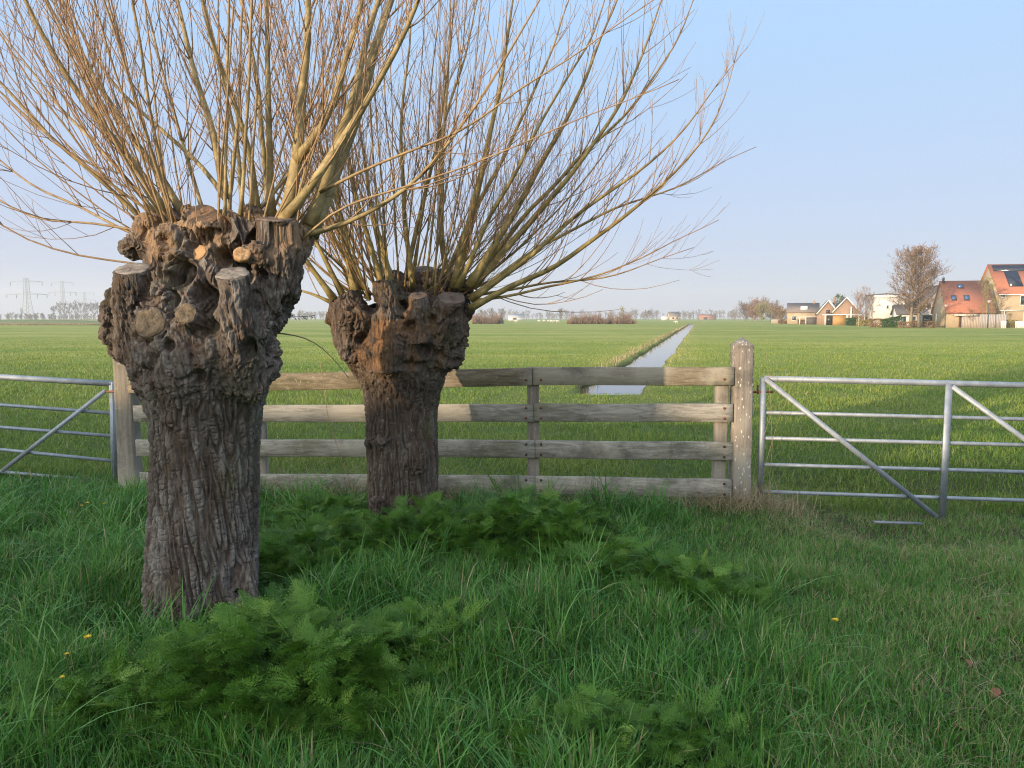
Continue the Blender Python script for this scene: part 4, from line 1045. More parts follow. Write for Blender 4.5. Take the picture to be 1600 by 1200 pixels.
# ------------------------------------------------------------------ small things in the grass
M_PETAL = simple('yellow_petal', (.75, .55, .02), (.65, .42, .01), 20, .5)
M_STEM = simple('flower_stem', (.08, .17, .03))
def flower(px, py, zt, r, label):
    # the head sits at the measured pixel, its foot straight below
    d = ray(px, py); t = (zt - CAM_H) / d[2]; c_ = np.array((d[0] * t, d[1] * t, zt))
    th = thing('dandelion', (c_[0], c_[1], 0), label, 'flower', 'yellow flowers in the grass')
    mb = MB(); mb.tube([(c_[0] + .01, c_[1] + .01, -.02), c_ - (0, 0, .05), c_], .0018, 5); mb.build('stem', M_STEM, th)
    V = []; Fc = []; rs = np.random.RandomState(int(px))
    for ring, n in ((1, 14), (.7, 10), (.4, 7)):
        for i in range(n):
            a = i * 2 * math.pi / n + ring; e = .5 * (1 - ring) + .25 + rs.normal(0, .08); dv = np.array((math.cos(a) * math.cos(e), math.sin(a) * math.cos(e), math.sin(e))); s_ = np.array((-math.sin(a), math.cos(a), 0)); k = len(V); L = r * (.55 + .45 * ring)
            V += [c_, c_ + dv * L * .6 + s_ * r * .16, c_ + dv * L, c_ + dv * L * .6 - s_ * r * .16]; Fc.append([k, k + 1, k + 2, k + 3])
    mesh_obj('flower_head', np.array(V), np.array(Fc), M_PETAL, th)
flower(137, 996, .26, .019, 'brightest yellow flower left of the nearer willow foot')
flower(137, 786, .24, .018, 'yellow flower below the left gate, middle one of three')
flower(128, 790, .24, .014, 'yellow flower below the left gate, leftmost of three')
flower(163, 787, .24, .014, 'yellow flower below the left gate, rightmost of three')
flower(104, 1022, .2, .012, 'small yellow flower down left of the brightest one')
flower(97, 1058, .2, .012, 'lowest small yellow flower near the left edge')
flower(1305, 969, .14, .020, 'single yellow flower in the grass below the right gate')
M_LEAFD = simple('dead_leaf', (.24, .11, .06), (.15, .07, .04), 40, .8)
for i, (px, py, L, lb) in enumerate(((1508, 1036, .075, 'reddish brown dead leaf at the right, upper of the two large ones'), (1530, 968, .05, 'dead brown leaf high on the right track'), (1550, 960, .05, 'dead brown leaf furthest right on the track'),
        (1502, 1135, .07, 'curled pinkish dead leaf in the lower right grass'), (1430, 1163, .085, 'dark red dead leaf at the bottom right'), (1555, 1083, .06, 'pale dead leaf by the right edge'), (1400, 1190, .06, 'pale dead leaf at the very bottom edge'))):
    rs = np.random.RandomState(i); g = G(px, py, .035); a = rs.uniform(0, 3); V = []; n = 7
    for j in range(n):
        s_ = j / (n - 1); w_ = L * .28 * math.sin(math.pi * min(1, s_ * .95 + .03)); x_ = (s_ - .5) * L
        for k in (-1, 0, 1):
            V.append((x_, w_ * k, .35 * abs(k) * w_ + .012 * math.sin(s_ * 3.1 + i)))
    V = np.array(V) @ np.array(Matrix.Rotation(a, 3, 'Z') @ Matrix.Rotation(.35, 3, 'X')).T + g
    q = [[j * 3 + k, j * 3 + k + 1, j * 3 + k + 4, j * 3 + k + 3] for j in range(n - 1) for k in (0, 1)]
    o = mesh_obj('dead_leaf', V, np.array(q), M_LEAFD, None, loc=(g[0], g[1], 0)); tag(o, lb, 'leaf', 'dead leaves on the track')
g = G(1090, 1008, .03)
mb = MB(); mb.sphere(g + (0, 0, .02), (.055, .035, .035), 16, 12); v = np.concatenate(mb.v)
v = v + (v - g) * (.9 * pn(v * 28) + .3)[:, None]
o = mesh_obj('wood_chunk', v, mb.f, simple('grey_wood', (.17, .15, .13), (.10, .085, .075), 25, .9, bmp=.6), None, loc=(g[0], g[1], 0)); tag(o, 'weathered grey chunk of wood half buried in the grass', 'wood')
for i, (pts, lb) in enumerate((([(1207, 700), (1203, 610), (1196, 540), (1184, 465)], 'tallest dry grass stalk, thin dark, beside the right gate post'),
        ([(1195, 730), (1215, 660), (1235, 610), (1250, 565)], 'dry straw stalk leaning right across the gate top tube'), ([(1190, 690), (1205, 648), (1222, 625)], 'short dry stalk bent beside the gate hinge'))):
    Yk = 6.2; p_ = np.array([P(a, b_, Yk) for a, b_ in pts]); p_ = np.concatenate([[np.array((p_[0][0] - .03, Yk, -.02))], p_])
    th = thing('dry_stalk', (p_[0][0], Yk, 0), lb, 'grass stalk', 'tall dry stalks by the right gate')
    s0 = np.linspace(0, 1, len(p_)); s1 = np.linspace(0, 1, 16); C = np.stack([np.interp(s1, s0, p_[:, a]) for a in range(3)], 1)
    mb = MB(); mb.tube(C, np.linspace(.002, .0009, 16), 4); mb.build('stem', simple('straw_stem', (.38, .30, .17), (.25, .18, .1), 20), th)
#FARBEGIN
# ------------------------------------------------------------------ houses along the field edge
BR_Y = simple('yellow_brick', (.46, .36, .25), (.38, .29, .20), 1.2, .9)
BR_B = simple('brown_brick', (.36, .24, .17), (.28, .18, .13), 1.2, .9)
WALL_W = simple('white_render', (.66, .62, .58), (.58, .54, .50), .6, .9)
WALL_G = simple('grey_boarding', (.42, .41, .43), (.36, .35, .37), .8, .9, stretch=(1, 1, 8))
TILE_R = simple('red_tiles', (.42, .165, .10), (.33, .125, .08), 1.5, .8, stretch=(1, 1, 4), bmp=.3, bdist=.05)
TILE_D = simple('dark_tiles', (.13, .115, .11), (.085, .08, .08), 1.5, .8, stretch=(1, 1, 4))
TILE_B = simple('brown_tiles', (.24, .19, .165), (.18, .14, .125), 1.5, .85, stretch=(1, 1, 4))
FRAME_W = simple('white_frame', (.75, .74, .71), (.68, .67, .64), 2, .5)
PV = simple('solar_glass', (.012, .016, .035), (.008, .011, .026), 2, .15, spec=.6)
SLATE = simple('grey_flue', (.08, .08, .085), (.05, .05, .055), 3, .7)
WOODP = simple('pale_fence_boards', (.50, .41, .34), (.40, .33, .27), 3, .9, stretch=(6, 6, 1))
WOODO = simple('orange_boards', (.52, .30, .12), (.42, .23, .09), 3, .8, stretch=(1, 1, 6))
WOODD = simple('brown_door', (.20, .12, .10), (.15, .09, .08), 3, .7)
m, nt, b = nodes_mat('window_glass')
b.inputs['Base Color'].default_value = (.03, .035, .04, 1); b.inputs['Roughness'].default_value = .08; b.inputs['Specular IOR Level'].default_value = .7
GLASS = m
m, nt, b = nodes_mat('skylight_glass')
b.inputs['Base Color'].default_value = (.06, .12, .28, 1); b.inputs['Roughness'].default_value = .08; b.inputs['Specular IOR Level'].default_value = .9
SKYL = m
def dist(px, py_base):               # distance of a foot standing on level ground at that height in the photo
    return G(px, py_base)[1]
def xform(px, D, rot):
    o = np.array((P(px, 497, D)[0], D, 0.0)); c_, s_ = math.cos(rot), math.sin(rot)
    R = np.array(((c_, -s_, 0), (s_, c_, 0), (0, 0, 1.0)))
    return lambda v: np.asarray(v, float) @ R.T + o
class House:
    def __init__(h, label, px, D, w, d, eave, ridge, rot, axis, wall, roof, cat='house', name='house', group='houses along the far field edge', over=.25):
        h.T = xform(px, D, math.radians(rot)); h.w, h.d, h.e, h.r, h.ax = w, d, eave, ridge, axis
        h.th = thing(name, h.T([0, 0, 0]), label, cat, group)
        if axis == 'x': pr = np.array([[0, 0, -.3], [0, d, -.3], [0, d, eave], [0, d / 2, ridge], [0, 0, eave]]); ex = np.array((w, 0, 0.0))
        else: pr = np.array([[0, 0, -.3], [w, 0, -.3], [w, 0, eave], [w / 2, 0, ridge], [0, 0, eave]]); ex = np.array((0, d, 0.0))
        V = np.concatenate([pr, pr + ex]); f = [[0, 1, 2, 3, 4], [9, 8, 7, 6, 5]] + [[k, k + 5, (k + 1) % 5 + 5, (k + 1) % 5] for k in range(5)]
        if axis != 'x': f = [x[::-1] for x in f]
        mesh_obj('wall', h.T(V), [list(reversed(x)) for x in f], wall, h.th)
        mb = MB(); t = .20; o = over
        for sgn in (0, 1):
            if axis == 'x':
                n = d / 2; sl = (ridge - eave) / n; y0, y1 = (-o, n) if not sgn else (d + o, n); ze = eave - sl * o
                c = np.array([[-o, y0, ze], [w + o, y0, ze], [w + o, y1, ridge], [-o, y1, ridge]])
            else:
                n = w / 2; sl = (ridge - eave) / n; x0, x1 = (-o, n) if not sgn else (w + o, n); ze = eave - sl * o
                c = np.array([[x0, -o, ze], [x1, -o, ridge], [x1, d + o, ridge], [x0, d + o, ze]])
            mb.hexa(h.T(np.concatenate([c + (0, 0, .03), c + (0, 0, .03 + t)])))
        h.roof = mb.build('roof', roof, h.th)
    def rp(h, u, s, off): # point on the front roof slope
        n = h.d / 2; nl = math.hypot(n, h.r - h.e); nv = np.array((0, -(h.r - h.e) / nl, n / nl))
        return np.array((u, s * n, h.e + (h.r - h.e) * s + .23)) + nv * off
    def on_roof(h, name, u0, u1, s0, s1, mat, parent=None, t=.08, pane=None):
        c = [h.rp(u0, s0, 0), h.rp(u1, s0, 0), h.rp(u1, s1, 0), h.rp(u0, s1, 0)]; e_ = [h.rp(u0, s0, t), h.rp(u1, s0, t), h.rp(u1, s1, t), h.rp(u0, s1, t)]
        mb = MB(); mb.hexa(h.T(np.array(c + e_))); o = mb.build(name, mat, parent or h.th)
        if pane:
            du, ds = (u1 - u0) * .14, (s1 - s0) * .14; mb = MB()
            q = [h.rp(a, s_, z) for z in (t - .02, t + .03) for a, s_ in ((u0 + du, s0 + ds), (u1 - du, s0 + ds), (u1 - du, s1 - ds), (u0 + du, s1 - ds))]
            mb.hexa(h.T(np.array(q))); mb.build('pane', pane, o)
        return o
    def window(h, u, z, w, hh, face='F', split=1, frame=None, pane=None, name='window'):
        fr = .12; mb = MB(); T = h.T if face == 'F' else (lambda v: h.T(np.stack([v[:, 1], h.d - v[:, 0], v[:, 2]], 1)))
        mb.box(u, u + w, -.08, .02, z, z + fr, T); mb.box(u, u + w, -.08, .02, z + hh - fr, z + hh, T)
        mb.box(u, u + fr, -.08, .02, z + fr, z + hh - fr, T); mb.box(u + w - fr, u + w, -.08, .02, z + fr, z + hh - fr, T)
        for k in range(1, split): xx = u + w * k / split; mb.box(xx - .06, xx + .06, -.08, .02, z + fr, z + hh - fr, T)
        o = mb.build(name, frame or FRAME_W, h.th)
        mb = MB(); mb.box(u + fr, u + w - fr, -.035, .015, z + fr, z + hh - fr, T); mb.build('pane', pane or GLASS, o)
        return o
    def block(h, name, mat, x0, x1, y0, y1, z0, z1, parent=None):
        mb = MB(); mb.box(x0, x1, y0, y1, z0, z1, h.T); return mb.build(name, mat, parent or h.th)
# tall house with solar panels, right edge
A = House('tall brick house with solar panels on its red roof, at the right edge', 1559, 128, 14, 9, 5.9, 10.9, -10, 'x', BR_Y, TILE_R)
A.on_roof('solar_panel', .35, 13.5, .74, .95, PV); A.on_roof('solar_panel', 1.9, 4.1, .18, .735, PV); A.on_roof('solar_panel', 4.9, 7.6, .10, .26, PV)
A.on_roof('skylight', 4.95, 5.9, .36, .56, FRAME_W, t=.12, pane=simple('bright_blind', (.75, .75, .78), (.7, .7, .73), 3, .4))
A.window(3.3, 3.75, 3.4, 1.75, split=2); A.window(4.0, .1, 3.0, 2.6, split=2); A.window(.2, 5.15, .9, .7)
A.block('gutter', FRAME_W, -.2, 14.2, -.42, -.27, 5.55, 5.72); A.block('porch_beam', FRAME_W, 0, 3.8, -.5, -.3, 2.85, 3.0)
A.block('porch_post', FRAME_W, .75, .9, -.5, -.35, -.1, 2.85); A.block('chimney', BR_B, 9, 9.7, 4.1, 4.9, 10.6, 11.6)
# red roofed house
B = House('house with plain red tiled roof and three blue skylights', 1479, 127, 7.2, 8, 2.65, 7.9, -14, 'x', BR_Y, TILE_R)
for (u0, s0, w_, h_) in ((2.35, .74, .95, .13), (1.05, .33, .8, .17), (3.0, .33, .85, .17)): B.on_roof('skylight', u0, u0 + w_, s0, s0 + h_, SLATE, t=.10, pane=SKYL)
B.block('flue', SLATE, .15, .45, 3.6, 3.9, 7.7, 8.7); B.block('awning', FRAME_W, 1.0, 4.4, -1.2, -.05, 2.0, 2.2)
B.window(1.9, 0.05, 1.0, 1.95, frame=WOODD, pane=WOODD, name='door'); B.window(2.3, .3, .4, 2.1, face='L', name='window')
# grey gable behind the big tree
C_ = House('grey boarded gable house with dark roof behind the big bare tree', 1437, 141, 7.4, 9, 3.7, 7.7, -14, 'y', WALL_G, TILE_D)
C_.window(1.0, 3.3, 1.0, 1.2); C_.window(2.6, 3.3, 1.0, 1.2); C_.window(.5, .1, 2.3, 1.9, split=2, frame=WOODD); C_.block('balcony', WALL_W, .3, 3.4, -.8, -.05, 2.2, 2.45)
# white flat house
D_ = House('white rendered house with flat roof and two small windows', 1365, 150, 4.75, 8, 6.2, 6.35, -14, 'y', WALL_W, SLATE, over=.05)
D_.window(2.2, 3.4, .6, .85); D_.window(3.15, 3.4, .6, .85); D_.block('fascia', FRAME_W, -.05, 4.8, -.12, .0, 5.7, 6.25)
mb = MB(); pr = np.array([[4.77, .3, -.3], [7.2, .3, -.3], [7.2, .3, 2.8], [6.3, .3, 4.6], [4.77, .3, 5.6]]); V = np.concatenate([pr, pr + (0, 6, 0)])
mb.add(D_.T(V), [np.array([[k, (k + 1) % 5, (k + 1) % 5 + 5, k + 5] for k in range(5)])]); mb.f += [[0, 4, 3, 2, 1], [5, 6, 7, 8, 9]]; mb.build('side_wing', WALL_W, D_.th)
Ex = House('low white garden room with dark sloping roof left of the big tree', 1402, 136, 3.6, 4, 2.35, 3.9, -14, 'x', WALL_W, TILE_D, cat='garden room', name='garden_room')
Ex.window(.5, .1, 1.1, 1.9); Ex.window(2.1, .1, 1.1, 1.9)
# two brown gables and the carport
E1 = House('small brown brick gable house with white edges, left of its taller twin', 1277, 186, 4.9, 9, 2.7, 5.9, -20, 'y', BR_B, TILE_D)
E1.window(1.9, 2.6, 1.1, 1.1, frame=BR_B)
E2 = House('taller brown brick gable house with white edges behind the carport', 1301, 181, 6.0, 10, 3.0, 6.5, -20, 'y', BR_B, TILE_D)
for H_ in (E1, E2):
    for (xa, xb) in ((-.2, H_.w / 2), (H_.w + .2, H_.w / 2)):
        sl = (H_.r - H_.e) / (H_.w / 2); mb = MB(); mb.bar(H_.T(np.array([[xa, -.3, H_.e - .2 * sl + .12]]))[0], H_.T(np.array([[xb, -.3, H_.r + .12]]))[0], .28, .08); mb.build('bargeboard', FRAME_W, H_.th)
E2.block('chimney', FRAME_W, 3.9, 4.2, -.6, -.3, 0, 4.3); E1.block('chimney', BR_B, 3.6, 4.1, 1.6, 2.1, 5, 6.9)
F_ = House('yellow brick house with brown roof and white dormer, furthest left of the row', 1230, 206, 8.0, 7, 3.2, 5.6, -22, 'x', BR_Y, TILE_B)
F_.block('dormer', FRAME_W, 3.4, 5.2, .6, 2.4, 3.7, 4.9); F_.window(1.2, .9, 1.2, 1.3); F_.block('chimney', BR_B, 6.6, 7.1, 3.2, 3.7, 5.2, 6.5)
cp = thing('carport', xform(1288, 170, 0)([0, 0, 0]), 'flat roofed carport with white edge in front of the brown gables', 'carport'); T = xform(1288, 170, math.radians(-16))
for nm, mt_, bx in (('roof', FRAME_W, (-.2, 7.8, -.2, 4, 2.25, 2.5)), ('glass_wall', GLASS, (.6, 1.9, 1.0, 1.1, 0, 2.25)), ('board_wall', WOODO, (1.9, 4.6, .6, .75, 0, 2.25)), ('post', FRAME_W, (.1, .35, 0, .25, -.1, 2.25)), ('post', FRAME_W, (4.7, 4.95, 0, .25, -.1, 2.25)), ('post', FRAME_W, (7.3, 7.55, 0, .25, -.1, 2.25))):
    mb = MB(); mb.box(*bx, T); mb.build(nm, mt_, cp)
sh = thing('shed', xform(1249, 190, 0)([0, 0, 0]), 'small white open shed in front of the yellow brick house', 'shed'); T = xform(1249, 190, math.radians(-16))
for nm, mt_, bx in (('post', FRAME_W, (0, .2, 0, .2, -.1, 1.8)), ('post', FRAME_W, (1.5, 1.7, 0, .2, -.1, 1.8)), ('roof', FRAME_W, (-.2, 4.4, -.2, 2, 1.8, 1.95)), ('wall', TILE_D, (1.7, 4.2, .2, 1.9, -.1, 1.8))):
    mb = MB(); mb.box(*bx, T); mb.build(nm, mt_, sh)
def board_fence(px0, px1, D, h, mat, label, rot=-14):
    T = xform(px0, D, math.radians(rot)); L = (px1 - px0) * D / F_PX * 1.02
    th = thing('garden_fence', T([0, 0, 0]), label, 'fence', 'board fences of the gardens'); mb = MB(); n = max(3, int(L / .22))
    rs = np.random.RandomState(int(px0))
    for k in range(n):
        x0 = L * k / n; mb.box(x0 + .01, x0 + L / n - .01, 0, .04, -.1, h + rs.uniform(-.03, .03), T)
    mb.build('boards', mat, th); mb = MB()
    mb.box(0, L, .045, .10, h * .75, h * .82, T); mb.build('batten', mat, th)
board_fence(1503, 1530, 122, 1.85, WOODP, 'pale board fence in front of the red roofed house')
board_fence(1531, 1567, 121, 2.2, simple('lilac_boards', (.42, .37, .35), (.35, .31, .29), 3, .9, stretch=(6, 6, 1)), 'tall greyish board fence behind the street lamp')
board_fence(1565, 1572, 119, 1.15, FRAME_W, 'short white fence panel beside the tall house')
board_fence(1587, 1600, 120, 1.1, FRAME_W, 'white picket panel at the right edge')
board_fence(1341, 1350, 160, 1.7, WOODP, 'weathered board panel below the birches')
board_fence(1205, 1216, 215, 1.2, WOODP, 'small pale board fence at the left end of the gardens')
def lamp(px, pyt, D, label):
    g = P(px, 497, D); th = thing('street_lamp', (g[0], D, 0), label, 'street lamp', 'street lamps by the houses'); zt = P(px, pyt, D)[2]
    mb = MB(); mb.tube([(g[0], D, -.1), (g[0], D, 1.1), (g[0], D, zt - .35)], [.075, .07, .045], 8); mb.build('pole', simple('green_pole', (.07, .10, .09), (.05, .07, .065), 3, .5), th)
    mb = MB(); mb.tube([(g[0], D, zt - .35), (g[0], D, zt - .12)], [.10, .17], 10); mb.build('lantern', simple('lantern_glass', (.55, .55, .55), (.5, .5, .5), 3, .2), th)
    mb = MB(); mb.tube([(g[0], D, zt - .12), (g[0], D, zt - .04), (g[0], D, zt)], [.34, .28, .05], 12); mb.build('cap', simple('lamp_cap', (.62, .62, .64), (.56, .56, .58), 3, .4), th)
lamp(1544, 469.5, 117, 'street lamp with pale cap in front of the tall greyish fence'); lamp(1477, 476, 120, 'smaller street lamp at the gable of the red roofed house')

# ------------------------------------------------------------------ hedges, shrubs and bare trees
def leafy(rs, c, r, n, size, shell=.55):
    d = rs.normal(0, 1, (n, 3)); d /= np.linalg.norm(d, axis=1)[:, None]; rad = rs.uniform(shell, 1, n) ** .6
    k = 1 + .35 * pn(d * 2.2 + c[0]); p = np.asarray(c) + d * (rad * k)[:, None] * np.asarray(r)
    a = rs.normal(0, 1, (n, 3)); a /= np.linalg.norm(a, axis=1)[:, None]; b_ = np.cross(a, rs.normal(0, 1, (n, 3))); b_ /= np.linalg.norm(b_, axis=1)[:, None]
    s = (size * rs.uniform(.6, 1.4, n))[:, None]
    V = np.stack([p - a * s, p + b_ * s * .6, p + a * s, p - b_ * s * .6], 1).reshape(-1, 3)
    return V, np.arange(4 * n).reshape(n, 4), np.repeat(rs.uniform(0, 1, n), 4)
HEDGE = leaf_mat('hedge_leaf', [(0, (.03, .075, .02)), (.5, (.05, .115, .03)), (1, (.09, .16, .045))], .2, .6, .2, .8)
BROWNL = leaf_mat('brown_bud', [(0, (.20, .12, .075)), (.5, (.30, .19, .11)), (1, (.38, .26, .15))], .2, .7, .1, .3)
OLIVEL = leaf_mat('olive_bud', [(0, (.22, .18, .06)), (.5, (.32, .27, .09)), (1, (.42, .37, .14))], .25, .7, .1, .3)
TW_BROWN = twig_mat('bare_twig_brown', ((.16, .12, .08), (.22, .17, .12), (.30, .24, .17)), (.26, .17, .115), .02, .12, 1)
TW_GREY = twig_mat('bare_twig_grey', ((.15, .13, .12), (.2, .17, .155), (.26, .22, .2)), (.23, .18, .165), .02, .2, 1)
TW_OLIVE = twig_mat('bare_twig_olive', ((.16, .14, .08), (.22, .19, .10), (.28, .25, .13)), (.32, .27, .12), .02, .2, 1)
TW_RED = twig_mat('bare_twig_red', ((.17, .12, .09), (.24, .16, .12), (.3, .21, .16)), (.33, .19, .13), .02, .2, 1)
TW_BIRCH = twig_mat('birch_bark', ((.45, .42, .38), (.6, .57, .52), (.68, .65, .6)), (.30, .20, .15), .02, .06, 1)
def hedge(px0, px1, py_top, D, label, depth=1.2, mat=HEDGE, n=2600, rot=-14, slope=0.0, size=.11, cat='hedge', name='hedge'):
    T = xform(px0, D, math.radians(rot)); L = (px1 - px0) * D / F_PX; h = P(px0, py_top, D)[2]; rs = np.random.RandomState(int(px0))
    th = thing(name, T([0, 0, 0]), label, cat)
    u = rs.uniform(0, 1, (n, 3)); f = rs.randint(0, 3, n); u[f == 0, 1] = rs.uniform(0, .12, (f == 0).sum()); u[f == 1, 2] = rs.uniform(.88, 1, (f == 1).sum())
    hh = h * (1 - slope * (1 - u[:, 0])) * (1 + .12 * pn2(u[:, 0] * L * 1.3, u[:, 1]))
    p = T(np.stack([u[:, 0] * L, u[:, 1] * depth, u[:, 2] * hh], 1))
    a = rs.normal(0, 1, (n, 3)); a /= np.linalg.norm(a, axis=1)[:, None]; b_ = np.cross(a, rs.normal(0, 1, (n, 3))); b_ /= np.linalg.norm(b_, axis=1)[:, None]; s = (size * rs.uniform(.6, 1.5, n))[:, None]
    mesh_obj('foliage', np.stack([p - a * s, p + b_ * s * .6, p + a * s, p - b_ * s * .6], 1).reshape(-1, 3), np.arange(4 * n).reshape(n, 4), mat, th, attrs={'tint': np.repeat(rs.uniform(0, 1, n), 4)})
    mb = MB()
    for k in range(max(3, int(L / 1.2))): x = L * (k + .5) / max(3, int(L / 1.2)); q = T(np.array([[x, depth / 2, -.1], [x, depth / 2, h * .7 * (1 - slope)]])); mb.tube(q, .04, 5)
    mb.build('stems', simple('hedge_stem', (.12, .09, .06), (.09, .07, .05)), th)
hedge(1379, 1406, 493, 126, 'dark green clipped hedge left of the garden room', slope=.35); hedge(1323, 1339, 496, 160, 'smaller green hedge beside the carport', slope=.1)
hedge(1359, 1379, 498, 128, 'reddish brown shrub bed left of the clipped hedge', mat=BROWNL, n=900, cat='shrub', name='shrub_bed')
hedge(1405, 1424, 503, 122, 'brown low shrubs at the foot of the big bare tree', mat=BROWNL, n=500, cat='shrub', name='shrub_bed')
hedge(1440, 1462, 502, 124, 'reddish low hedge under the grey gable', mat=BROWNL, n=500)
hedge(1216, 1246, 501, 212, 'tan shrubs at the left end of the gardens', mat=BROWNL, n=1200, size=.2, cat='shrub', name='shrub_bed')
hedge(1572, 1590, 500, 121, 'brownish garden shrubs in front of the tall house', mat=OLIVEL, n=500, cat='shrub', name='shrub_bed')
hedge(1340, 1362, 500, 150, 'olive green bush under the birches', mat=OLIVEL, n=700, size=.15, cat='shrub', name='shrub_bed')

hedge(1247, 1276, 500, 196, 'tan shrubs under the yellow brick house', mat=BROWNL, n=900, size=.2, cat='shrub', name='shrub_bed')
hedge(1424, 1437, 501, 126, 'brownish shrubs between the garden room and the grey gable', mat=BROWNL, n=400, cat='shrub', name='shrub_bed')
hedge(1339, 1366, 494, 156, 'tall reddish bushes between the taller brown gable and the white house', mat=BROWNL, n=1500, size=.14, cat='shrub', name='shrub_bed')
def bare_tree(tk, tw, rs, base, H, W, r0, rt, n1, n2, n3, bare=.25, top=.9, el0=.35):
    base = np.asarray(base, float)
    z = np.linspace(0, 1, 8); tr = np.stack([base[0] + W * .05 * pn2(z * 2 + rs.uniform(0, 99), z * 0), base[1] + W * .05 * pn2(z * 2 + rs.uniform(0, 99), z * 0), base[2] - .1 + H * top * z], 1)
    tk.add(tr, r0 * (1 - .88 * z), 7); ends = []; v0 = len(tw.mb.v)
    lo = max(.05, bare - .12)
    for i in range(n1):
        t = bare + (1 - bare) * ((i + rs.uniform(0, 1)) / n1); t = min(t, .98); p = np.array([np.interp(t, z, tr[:, a]) for a in range(3)])
        env = W / 2 * math.sin(math.pi * min(1, max(.03, (t - lo) / (1.08 - lo))) ** .75) ** .7
        az = i * 2.4 + rs.normal(0, .4); el = rs.uniform(el0, el0 + .4) + .45 * t; L = env * rs.uniform(.85, 1.2) / max(.45, math.cos(el)) * .8
        pts = [p]; d = np.array((math.cos(az) * math.cos(el), math.sin(az) * math.cos(el), math.sin(el)))
        for k in range(4): d = unit(d + np.array((0, 0, .10)) + rs.normal(0, .10, 3)); pts.append(pts[-1] + d * L / 4)
        pts = np.array(pts); rise = (pts[-1, 2] - p[2]) / max(.02, 1.0 * H * (1 - .10 * rs.uniform()) - (p[2] - base[2]))
        if rise > 1: pts = p + (pts - p) / max(1, rise ** 1.0); L = L / rise
        rl = max(rt, r0 * .38 * (1 - t * .6)); tw.add(pts, np.linspace(rl, rt, 5), 4)
        for j in range(n2):
            f = rs.uniform(.2, 1); q = np.array([np.interp(f * 4, np.arange(5), pts[:, a]) for a in range(3)]); d2 = side_dir(rs, d, rs.uniform(.4, .9)); L2 = L * rs.uniform(.25, .5); d3 = unit(d2 + np.array((0, 0, .3)))
            e_ = [q, q + d2 * L2 * .5, q + d2 * L2 * .5 + d3 * L2 * .5]; tw.add(np.array(e_), [max(rt, rl * .45), rt, rt * .8], 3)
            for k in range(n3):
                s0 = e_[1] if rs.uniform() < .5 else e_[2]; d4 = side_dir(rs, d3, rs.uniform(.3, 1.0)); L3 = L2 * rs.uniform(.3, .6); en = s0 + d4 * L3
                tw.add(np.array([s0, s0 + d4 * L3 * .5 + (0, 0, .02), en]), [rt, rt * .8, rt * .6], 3); ends.append(en)
    return np.array(ends)
def tree(px, pyt, D, Wpx, label, mat, seed, n=(14, 7, 4), bare=.25, rt=None, group=None, bud=None, nb=0, bs=.12, r0=None, name='bare_tree', y_base=0.0, stems=None, group_cat='tree', el0=.35):
    rs = np.random.RandomState(seed); g = P(px, 497, D); H = P(px, pyt, D)[2] / .97; W = Wpx * D / F_PX
    th = thing(name, (g[0], D, y_base), label, group_cat, group); rt = rt or D * .00010
    ends = []
    for k, (dx, hf, wf) in enumerate(stems or [(0, 1, 1)]):
        tk, tw = Twigs(), Twigs(); ends.append(bare_tree(tk, tw, rs, (g[0] + dx, D + .3 * k, y_base), H * hf, W * wf, r0 or H * .018, rt, *n, bare=bare, el0=el0))
        tk.build('trunk', mat, th); tw.build('crown', mat, th)
    if bud is not None:
        e_ = np.concatenate(ends); e_ = e_[rs.randint(0, len(e_), nb)] + rs.normal(0, bs * 1.5, (nb, 3))
        a = rs.normal(0, 1, (nb, 3)); a /= np.linalg.norm(a, axis=1)[:, None]; b_ = np.cross(a, rs.normal(0, 1, (nb, 3))); b_ /= np.linalg.norm(b_, axis=1)[:, None]; s = (bs * rs.uniform(.5, 1.2, nb))[:, None]
        mesh_obj('foliage', np.stack([e_ - a * s, e_ + b_ * s * .6, e_ + a * s, e_ - b_ * s * .6], 1).reshape(-1, 3), np.arange(4 * nb).reshape(nb, 4), bud, th, attrs={'tint': np.repeat(rs.uniform(0, 1, nb), 4)})
    return th
tree(1430, 387, 122, 96, 'big bare tree with two trunks and brown budding crown among the houses', TW_BROWN, 21, (44, 11, 6), .16, .016, bud=BROWNL, nb=6500, bs=.09, r0=.30, el0=.02, stems=[(-.75, 1.0, .88), (.75, 1.02, .75)])
tree(1541, 436, 121, 34, 'slender young tree with yellowish catkins in front of the tall house', TW_OLIVE, 22, (16, 7, 4), .2, .014, bud=OLIVEL, nb=900, bs=.08, r0=.10)
tree(1352, 449, 150, 40, 'bare birch clump with pale stems between the gables and the white house', TW_BIRCH, 23, (14, 7, 4), .2, .018, r0=.10, stems=[(-1.3, .8, .7), (0, 1, .8), (1.4, .85, .7)])
tree(1339, 456, 158, 24, 'thin bare tree at the corner of the taller brown gable', TW_RED, 24, (12, 6, 4), .2, .018, r0=.08)
tree(1517, 484, 121, 12, 'tiny orange-leaved tree over the pale board fence', TW_BROWN, 25, (8, 5, 3), .4, .014, bud=BROWNL, nb=200, bs=.09, r0=.04)
tree(1310, 462, 196, 20, 'dark bushy treetop showing between the two brown gables', TW_OLIVE, 26, (12, 6, 4), .2, .03, bud=HEDGE, nb=500, bs=.2)
